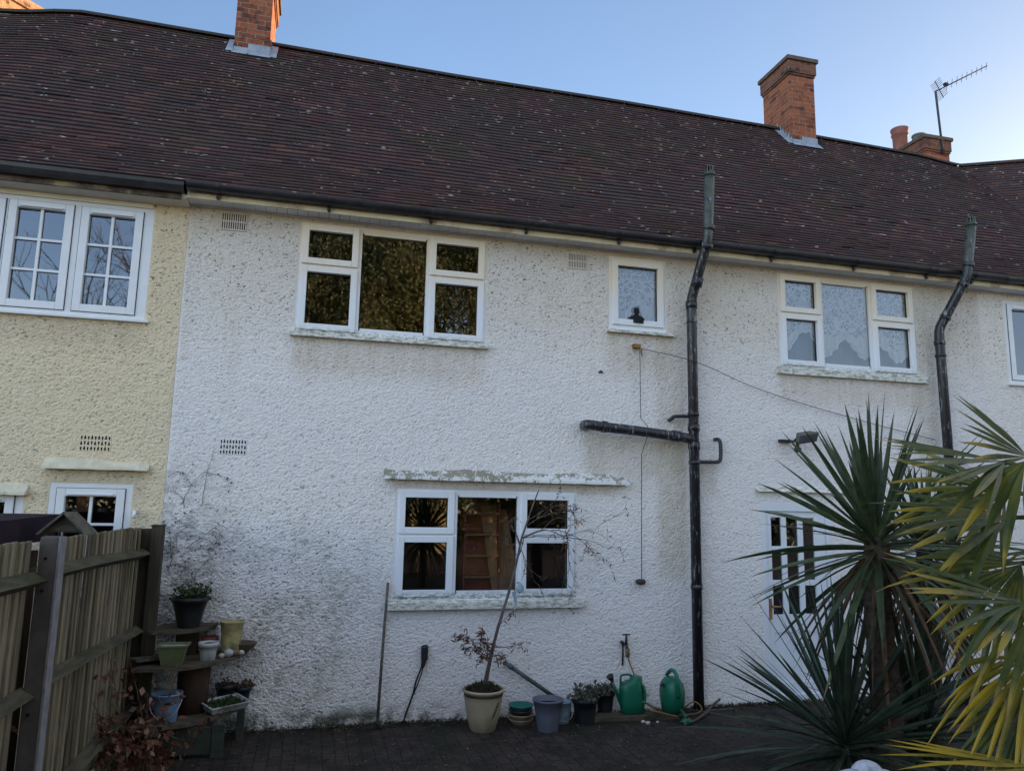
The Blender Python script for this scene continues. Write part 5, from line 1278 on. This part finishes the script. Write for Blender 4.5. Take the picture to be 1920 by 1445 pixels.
mb = MB(); mb.tube([(3.06, y, z0+.06), (2.985, y, z0+.22), (2.955, y, z0+.30)], [.024, .015, .011], 12); sp_ = mb.build('spout', 'green_can', W)
mb = MB(); mb.tube([(2.957, y, z0+.296), (2.935, y, z0+.335), (2.925, y-.004, z0+.35)], [.012, .034, .036], 14); mb.build('rose', 'black_plastic', sp_)
# second can, end-on
W = thing('watering_can', 'teal green watering can seen end-on beside the soil pipe, its rose touching the ground', 'watering can', (3.575, -.30, .055))
x, y, z0 = 3.575, -.30, .056
mb = MB(); body_loft(mb, [(x, y, z0+.0, .075, .09), (x, y, z0+.015, .095, .12), (x, y, z0+.12, .112, .14), (x, y, z0+.20, .115, .14), (x, y, z0+.27, .10, .13), (x, y, z0+.31, .065, .10), (x, y, z0+.325, .04, .06)], e=2.3)
mb.build('body', 'green_can', W)
mb = MB(); mb.tube(smooth_path([(x-.01, y-.145, z0+.16), (x-.015, y-.165, z0+.30), (x-.02, y-.12, z0+.385), (x-.02, y-.02, z0+.395), (x-.015, y+.08, z0+.33)], 5), .018, 10); mb.build('handle', 'green_can', W)
mb = MB(); mb.tube(smooth_path([(x+.03, y-.12, z0+.04), (x+.03, y-.19, z0+.02), (x+.03, y-.23, z0-.005)], 4), .018, 10); s_ = mb.build('spout', 'green_can', W)
mb = MB(); mb.lathe((x+.025, y-.25, .012), [(.035, 0), (.062, .006), (.062, .022), (.03, .045)], 18, sy=.7); mb.build('rose', 'green_can', s_)
mb = MB(); mb.tube([(x-.11, y-.02, z0+.26), (x-.135, y-.05, z0+.262)], .016, 8); mb.build('cap', 'black_plastic', W)

mb = MB(); mb.tube(smooth_path([(3.55, -.60, .012), (3.72, -.50, .02), (3.95, -.30, .03), (4.05, -.2, .05), (4.2, -.12, .10)], 4), [.012]*6+[.016]*6+[.013]*5, 7); mb.tube([(3.98, -.27, .035), (4.25, -.32, .06)], [.01, .006], 6)
tag(mb.build('stick', 'stick_bark', loc=(3.8, -.4, 0)), 'forked grey stick on the paving at the foot of the soil pipe', 'stick')
for k, (x, y, r_, lb) in enumerate(((3.20, -.44, .022, 'white pebble touching the timber, upper of the pair'), (3.225, -.49, .024, 'white pebble, lower of the pair before the timber'), (3.34, -.46, .016, 'flat little pale stone right of the pebble pair'))):
    mb = MB(); mb.lathe((x, y, r_*.7), [(r_*.2, -r_*.7), (r_*.8, -r_*.45), (r_, 0), (r_*.8, r_*.5), (r_*.2, r_*.72)], 12, sy=.85); tag(mb.build('pebble', 'pebble', loc=(x, y, 0)), lb, 'pebble', 'pebbles before the timber')
mb = MB(); q = random.Random(3); vs = []
for i in range(7):
    for k in range(10):
        a = 6.283*k/10; r_ = .17*math.sin(math.pi*(i+.6)/7.2)*(1+q.gauss(0, .16)); vs.append((7.0+math.cos(a)*r_*1.25, -.35+math.sin(a)*r_, .22*i/6*(1+q.gauss(0, .08))))
mb.idx(vs, [(i*10+k, i*10+(k+1) % 10, i*10+10+(k+1) % 10, i*10+10+k) for i in range(6) for k in range(10)]+[tuple(range(60, 70))]); tag(mb.build('plastic_bag', 'blue_plastic', loc=(7, -.35, 0)), 'crumpled blue plastic bag by the wall behind the palms', 'bag')

# ================= PLANTS =================
def cordyline(name, label, base, head, n, Ln, wd, mat='cordyline_leaf', seed=1, dead=60, low=-35, trunk_r=.085, droopy=1.0, fine=0, top_bias=1.0):
    q = random.Random(seed); t = thing(name, label, 'cordyline', (base[0], base[1], 0))
    B = Vector(base); Hh = Vector(head)
    if trunk_r and (Hh-B).length > .5:
        mb = MB(); pts = smooth_path([B, B.lerp(Hh, .35)+Vector((.02, 0, 0)), B.lerp(Hh, .7)+Vector((-.02, 0, 0)), Hh], 8)
        mb.tube(pts, [trunk_r*(1.25-.35*i/len(pts))*(1+.05*math.sin(i*2.3)) for i in range(len(pts))], 18); mb.build('trunk', 'cordyline_bark', t)
    mb = MB()
    for i in range(n):
        u_ = (i+.5)/n; el = R(lerp(88, low, u_**top_bias))+q.gauss(0, .07); az = i*2.39996+q.gauss(0, .15)
        d_ = Vector((math.cos(az)*math.cos(el), math.sin(az)*math.cos(el), math.sin(el)))
        L_ = Ln*q.uniform(.82, 1.08)*(1 if u_ < .8 else .9); dr = (.03+.33*max(0, u_-.25)*abs(math.cos(el)))*droopy*q.uniform(.5, 1.5)
        mb.blade(Hh+d_*.03-Vector((0, 0, .16*u_)), d_, L_, wd*q.uniform(.8, 1.15), dr, 7, .3, q.gauss(0, .5), q.random(), w0=.62, peak=.38)
    mb.build('crown', mat, t)
    if dead:
        mb = MB()
        for i in range(dead):
            az = q.random()*6.28; p = Hh+Vector((math.cos(az)*trunk_r, math.sin(az)*trunk_r, -.10-q.random()*.25)); e = R(q.uniform(-75, -25))
            d_ = Vector((math.cos(az)*math.cos(e), math.sin(az)*math.cos(e), math.sin(e)))
            mb.blade(p, d_, Ln*q.uniform(.45, .8), wd*.6, q.uniform(.35, .8), 6, .45, q.gauss(0, .8), q.random())
        mb.build('dead_leaves', 'dead_leaf', t)
    return t
CT = cordyline('cabbage_palm', 'tall spiky dark green cordyline before the back door with brown dead leaves under its head', (4.36, -2.3, -.02), (4.385, -2.3, 1.84), 104, 1.15, .053, seed=4, dead=46, low=-36, trunk_r=.10, top_bias=.80)
b = MB(); b.tube([(4.45, -2.3, 1.45), (4.56, -2.33, 1.56), (4.66, -2.36, 1.66)], [.055, .05, .05], 12); b.build('cut_limb', 'cut_wood', CT)
cordyline('cabbage_palm', 'second cordyline head of thinner leaves, right behind the tall spiky one', (5.3, -1.75, -.02), (5.35, -1.75, 1.75), 120, .82, .038, seed=9, dead=60, low=-60, trunk_r=.07, top_bias=.9)
cordyline('cordyline_rosette', 'low rosette of long sword leaves at the foot of the tall cordyline', (4.05, -2.28, .05), (4.02, -2.28, .36), 150, 1.28, .040, 'sword_leaf', seed=12, dead=36, low=-20, trunk_r=.05, top_bias=.8)
cordyline('cordyline_rosette', 'smaller rosette of sword leaves right of the tall cordyline trunk', (4.85, -2.15, .05), (4.82, -2.15, .32), 120, 1.1, .044, 'sword_leaf', seed=15, dead=24, low=-20, trunk_r=.05, top_bias=.85)

FP = thing('fan_palm', 'fan palm with green fronds turning yellow at the tips, close at the right edge', 'palm', (3.75, -4.9, 0))
mb = MB(); mb.tube(smooth_path([(3.75, -4.9, -.02), (3.74, -4.9, .8), (3.72, -4.9, 1.7)], 8), [.11]*9+[.10]*8, 16); mb.build('trunk', 'cordyline_bark', FP)
def frond(hub, axis, nrm, spread, n, Ln, wd, droop, mat='palm_leaf', seed=0, petiole=True, t0=0., gz=1.0):
    q = random.Random(seed); hub = Vector(hub); ax = Vector(axis).normalized(); nr = Vector(nrm).normalized(); nr = (nr-ax*nr.dot(ax)).normalized(); sd_ = nr.cross(ax)
    mb = MB()
    for i in range(n):
        a = R(spread)*(2*(i+.5)/n-1)+q.gauss(0, .03); d_ = ax*math.cos(a)+sd_*math.sin(a)+nr*(.10*math.cos(3*a)+q.gauss(0, .025))
        L_ = Ln*(1-.22*(abs(a)/max(R(spread), .01))**2)*q.uniform(.85, 1.06); segs = 9
        # segment: joined part widens with the fan, free part tapers
        dn = d_.normalized(); side = nr.cross(dn).normalized(); var = q.random(); dr = droop*q.uniform(.3, 1.2)*(3.5 if q.random() < .12 else 1)
        vs = []; wj = 2*math.sin(R(spread)/n)*Ln*.40
        for k in range(segs+1):
            t = k/segs; p = hub+dn*L_*t+Vector((0, 0, -1))*dr*L_*max(0, t-.25)**2*1.6*gz
            if t < .40: hw = .5*(2*math.sin(R(spread)/n)*L_*t)*1.02
            else: hw = .5*wj*max(.03, 1-((t-.40)/.60)**2.4)
            hw = min(hw, wd*.5)
            s2 = side
            vs += [p-s2*hw-nr*hw*.45, p, p+s2*hw-nr*hw*.45]
        i0 = len(mb.v); mb.v += [tuple(v_) for v_ in vs]
        for k in range(segs):
            for j in (0, 1):
                a_ = i0+k*3+j; mb.f.append((a_, a_+1, a_+4, a_+3)); mb.var.append(var); mb.tip.append(t0+(1-t0)*(k+.5)/segs); mb.sm.append(False); mb.fm.append(0)
    o = mb.build('frond', mat, FP)
    if petiole:
        pm = MB(); pm.tube(smooth_path([(3.72, -4.9, 1.55), hub.lerp(Vector((3.72, -4.9, 1.75)), .5)+Vector((0, 0, .12)), hub], 5), [.016]*6+[.011]*5, 7); pm.build('petiole', mat, o)
    return o
frond((3.03, -4.75, 2.27), (-1, .1, .02), (.15, -.5, 1), 50, 12, .64, .058, .07, seed=1)
frond((3.03, -4.85, 2.27), (-.30, -.25, -1), (-.8, -.9, .3), 75, 11, .44, .056, .2, seed=2, petiole=False)
frond((3.22, -4.70, 2.30), (-.85, .15, .55), (.3, -1, .5), 50, 11, .46, .050, .10, seed=3, t0=.1)
frond((3.25, -4.55, 2.02), (-1, .1, -.05), (.1, -.8, 1), 36, 8, .70, .058, .14, seed=4)
frond((3.02, -4.80, 1.66), (-1, .05, .10), (.1, -.7, 1), 42, 12, .70, .056, .10, 'palm_leaf', seed=5, t0=.22)
frond((3.02, -4.86, 1.66), (-.55, -.2, -.85), (-.6, -1, .5), 62, 12, .48, .056, .3, 'palm_leaf', seed=6, petiole=False, t0=.22)
frond((3.10, -4.75, 1.42), (-.75, .1, -.75), (-.3, -1, .3), 48, 14, .55, .046, .4, 'yellow_palm_leaf', seed=7)
frond((3.12, -4.70, 1.25), (-.45, -.1, -1), (-.6, -1, .2), 52, 13, .52, .048, .35, 'palm_leaf', seed=8, t0=.15)
frond((3.05, -4.80, .99), (-1, 0, .04), (.1, -.2, 1), 30, 10, .75, .05, .05, 'yellow_palm_leaf', seed=9)
frond((3.35, -4.5, 1.80), (-.8, .2, -.5), (-.2, -1, .6), 58, 13, .58, .054, .3, seed=10)

frond((3.45, -4.35, 2.15), (-.9, .2, -.2), (.1, -1, .6), 60, 14, .62, .056, .2, seed=13)
for k_, (dx, dy, dz) in enumerate(((.5, .1, .6), (.7, -.3, .2), (.4, .6, .4), (.0, -.2, 1), (.8, .3, -.2), (.2, -.7, .3), (.1, .8, .1))):
    h_ = Vector((3.72, -4.9, 1.75))+Vector((dx, dy, dz)).normalized()*.55
    frond(h_, (dx, dy, dz*.6), (-dz, 0, 1), 60, 13, .62, .055, .35, seed=60+k_)
# dry russet shrub in the corner by the fence
t = thing('dry_shrub', 'dry shrub of russet brown leaves at the foot of the fence', 'shrub', (-1.1, -1.3, 0))
q = random.Random(21); mb = MB(); lv = MB()
for i in range(20):
    a = q.random()*6.28; b0 = Vector((-1.12+q.gauss(0, .14), -1.25+q.gauss(0, .16), 0)); hgt = q.uniform(.30, .62) if i > 4 else q.uniform(.75, .98)
    ex = (q.gauss(0, .16)+.06) if i > 4 else q.uniform(-.25, -.12)
    pts = smooth_path([b0, b0+Vector((ex*.4, q.gauss(0, .06), hgt*.5)), b0+Vector((ex, q.gauss(-.02, .10), hgt))], 4); mb.tube(pts, [.006-.0005*k for k in range(len(pts))], 4, cap=False)
    for k in range(26 if i > 4 else 16):
        p = pts[q.randrange(3, len(pts))]+Vector((q.gauss(0, .055), q.gauss(0, .055), q.gauss(0, .05)))
        lv.leaf(p, (q.gauss(0, 1), q.gauss(-.2, 1), q.gauss(-.4, .8)), q.uniform(.04, .085), q.uniform(.028, .05))
for i in range(9):
    p = Vector((-1.0+q.gauss(0, .2), -1.2, .3)); d_ = Vector((q.gauss(.3, .8), q.gauss(0, .3), q.uniform(.2, 1))).normalized(); mb.tube(smooth_path([p, p+d_*.2, p+d_*.45+Vector((0, 0, -.05))], 3), [.003]*6+[.0015], 4, cap=False)
mb.build('stems', 'twig_brown', t); lv.build('leaves', 'russet_leaf', t)

# scalloped white stone ornament at the bottom edge
t = thing('stone_ornament', 'white stone garden ornament topped by a scalloped shell, at the bottom edge', 'ornament', (2.88, -3.9, 0))
c = Vector((2.90, -3.9, .68)); mb = MB(); n = 72; rows = 12; vs = []
for i in range(rows+1):
    th_ = math.pi/2*i/rows
    for k in range(n):
        a = 2*math.pi*k/n; sc = 1+.07*abs(math.sin(a*7))*math.cos(th_)**.5; vs.append((c.x+.078*math.cos(th_)*math.cos(a)*sc, c.y+.078*math.cos(th_)*math.sin(a)*sc, c.z+.07*math.sin(th_)*1.0))
mb.idx(vs, [(i*n+k, i*n+(k+1) % n, (i+1)*n+(k+1) % n, (i+1)*n+k) for i in range(rows) for k in range(n)], .5, 0, True); mb.build('shell', 'white_stone', t)
mb = MB()
for (dx, dy, dz, rx, rz) in ((-.10, -.01, -.02, .11, .055), (.09, 0, -.03, .09, .05), (0, -.05, -.03, .05, .03), (-.02, 0, -.06, .2, .05)):
    mb.lathe((c.x+dx, c.y+dy, c.z+dz), [(rx*.05, -rz), (rx*.7, -rz*.7), (rx, 0), (rx*.75, rz*.62), (rx*.35, rz*.92), (rx*.03, rz)], 28, sy=.75)
mb.lathe((c.x, c.y, 0), [(.16, 0), (.16, .06), (.09, .10), (.07, .35), (.10, .52), (.18, .60), (.185, .64)], 32); mb.build('pedestal', 'white_stone', t)

# litter and moss: uncountable
mb = MB(); q = random.Random(31)
for _ in range(7500):
    x = q.uniform(-2.0, 7.5); y = -abs(q.gauss(0, 1.3))-.02
    if q.random() < .3: y = -q.random()*.16-.01
    if y < -4: continue
    mb.leaf((x, y, q.uniform(.003, .010)), (q.gauss(0, 1), q.gauss(0, 1), q.gauss(0, .12)), q.uniform(.008, .034)*(1.6 if q.random() < .1 else 1), q.uniform(.006, .022), q.random()**1.8, up=Vector((q.gauss(0, .2), q.gauss(0, .2), 1)))
o = mb.build('leaf_litter', 'litter_leaf', loc=(0, 0, 0)); tag(o, 'dead leaves and bits scattered over the dark paving', 'leaf litter'); o['kind'] = 'stuff'
mb = MB()
for _ in range(5200):
    x = q.uniform(-.6, 8); dens = .5+.5*math.sin(x*2.3)*math.sin(x*.9+1)
    if q.random() > dens*.9+.15: continue
    mb.leaf((x, -abs(q.gauss(0, .045))-.004, q.random()*.01), (q.gauss(0, .6), q.gauss(-.3, .5), q.uniform(.3, 1.2)), q.uniform(.015, .05), .008, q.random())
o = mb.build('moss_strip', 'moss_tuft', loc=(0, 0, 0)); tag(o, 'strip of moss and small weeds along the foot of the wall', 'moss'); o['kind'] = 'stuff'

# ================= BEHIND THE VIEWPOINT (seen in the window reflections) =================
def bare_tree(name, label, loc, H_, seed, group, gold=False):
    q = random.Random(seed); t = thing(name, label, 'tree', loc, group); X0_ = Vector(loc); mb = MB(); lv = MB()
    def br(p, d_, Ln, r_, dep):
        pts = [p]; d_ = d_.normalized()
        for k in range(4): d_ = (d_+Vector((q.gauss(0, .13), q.gauss(0, .13), q.gauss(.05, .1)))).normalized(); pts.append(pts[-1]+d_*Ln/4)
        mb.tube(pts, [r_*(1-.14*i) for i in range(5)], 5 if dep > 1 else 3, cap=False)
        if gold and dep <= 2:
            for _ in range(70): lv.leaf(q.choice(pts)+Vector((q.gauss(0, .42), q.gauss(0, .42), q.gauss(0, .42))), (q.gauss(0, 1), q.gauss(0, 1), q.gauss(-.3, 1)), q.uniform(.08, .17), q.uniform(.06, .10))
        if dep:
            for _ in range(5 if dep > 1 else 6): br(pts[q.randrange(1, 5)], d_+Vector((q.gauss(0, .6), q.gauss(0, .6), q.gauss(.1, .45))), Ln*q.uniform(.5, .72), r_*.5, dep-1)
    br(X0_, Vector((0, 0, 1)), H_*.42, H_*(.02 if gold else .013), 4)
    mb.build('trunk', 'bare_twig', t)
    if gold: lv.build('crown', 'golden_leaf', t)
    return t
TG = 'trees behind the viewpoint'
tb = bare_tree('bare_tree', 'bare brown tree behind the viewpoint, mirrored in the left upstairs window', (-8.2, -22, 0), 15.5, 2, TG)
tg = bare_tree('ivy_tree', 'golden leafy tree behind the viewpoint, mirrored in the middle upstairs window', (3.0, -15.5, 0), 14, 5, TG, True)
def ctree(src, loc, rz, sc, lb):
    c_ = copy_tree(src, loc=loc, rotz=rz, scale=(sc, sc, sc)); c_['label'] = lb
ctree(tb, (-3.8, -25, 0), 2, .9, 'bare tree behind the viewpoint, second from the left in the mirrored row')
ctree(tb, (-12.5, -26, 0), 4, .8, 'bare tree behind the viewpoint, leftmost of the mirrored row')
ctree(tb, (14, -27, 0), 1, .8, 'bare tree behind the viewpoint, rightmost and lowest of the mirrored row')
ctree(tg, (5.6, -15.8, 0), 5.1, .98, 'golden tree behind the viewpoint, right of the tallest golden one')
ctree(tg, (.9, -17.0, 0), 4.2, .85, 'golden tree behind the viewpoint, left of the tallest golden one')
mb = MB(); mb.box(3.5, 5.9, -24.3, -24, 0, 2.9); t = thing('garden_building', 'sunlit cream outbuilding behind the viewpoint, glimpsed in the ground floor window', 'building', (6, -24, 0)); 
mb.build('wall', 'cream_wall', t)
mb = MB(); mb.idx([(3.3, -23.8, 2.9), (6.1, -23.8, 2.9), (6.1, -25.5, 3.9), (3.3, -25.5, 3.9)], [(0, 1, 2, 3)]); mb.build('roof', 'clay_tile', t)
cordyline('cabbage_palm', 'cordyline behind the viewpoint whose leaves show dark in the ground floor window', (2.75, -11.5, -.02), (2.8, -11.5, 1.35), 110, 1.05, .07, seed=40, dead=20, low=-40, trunk_r=.08)

mb = MB(); q = random.Random(77)
for _ in range(16000):
    x = q.uniform(-14, 24); z = 4.2*q.random()*(1+.12*math.sin(x*1.1)); mb.leaf((x, -27+q.gauss(0, .35), z), (q.gauss(0, 1), q.gauss(0, 1), q.gauss(0, 1)), q.uniform(.25, .45), q.uniform(.18, .3), q.random())
t = thing('added_hedge', 'long dark hedge put behind the viewpoint to darken the ground floor window reflection', 'added_hedge', (5, -27, 0))
mb.build('foliage', 'sword_leaf', t)  # leaf bank added out of view, only to darken the lower window reflection
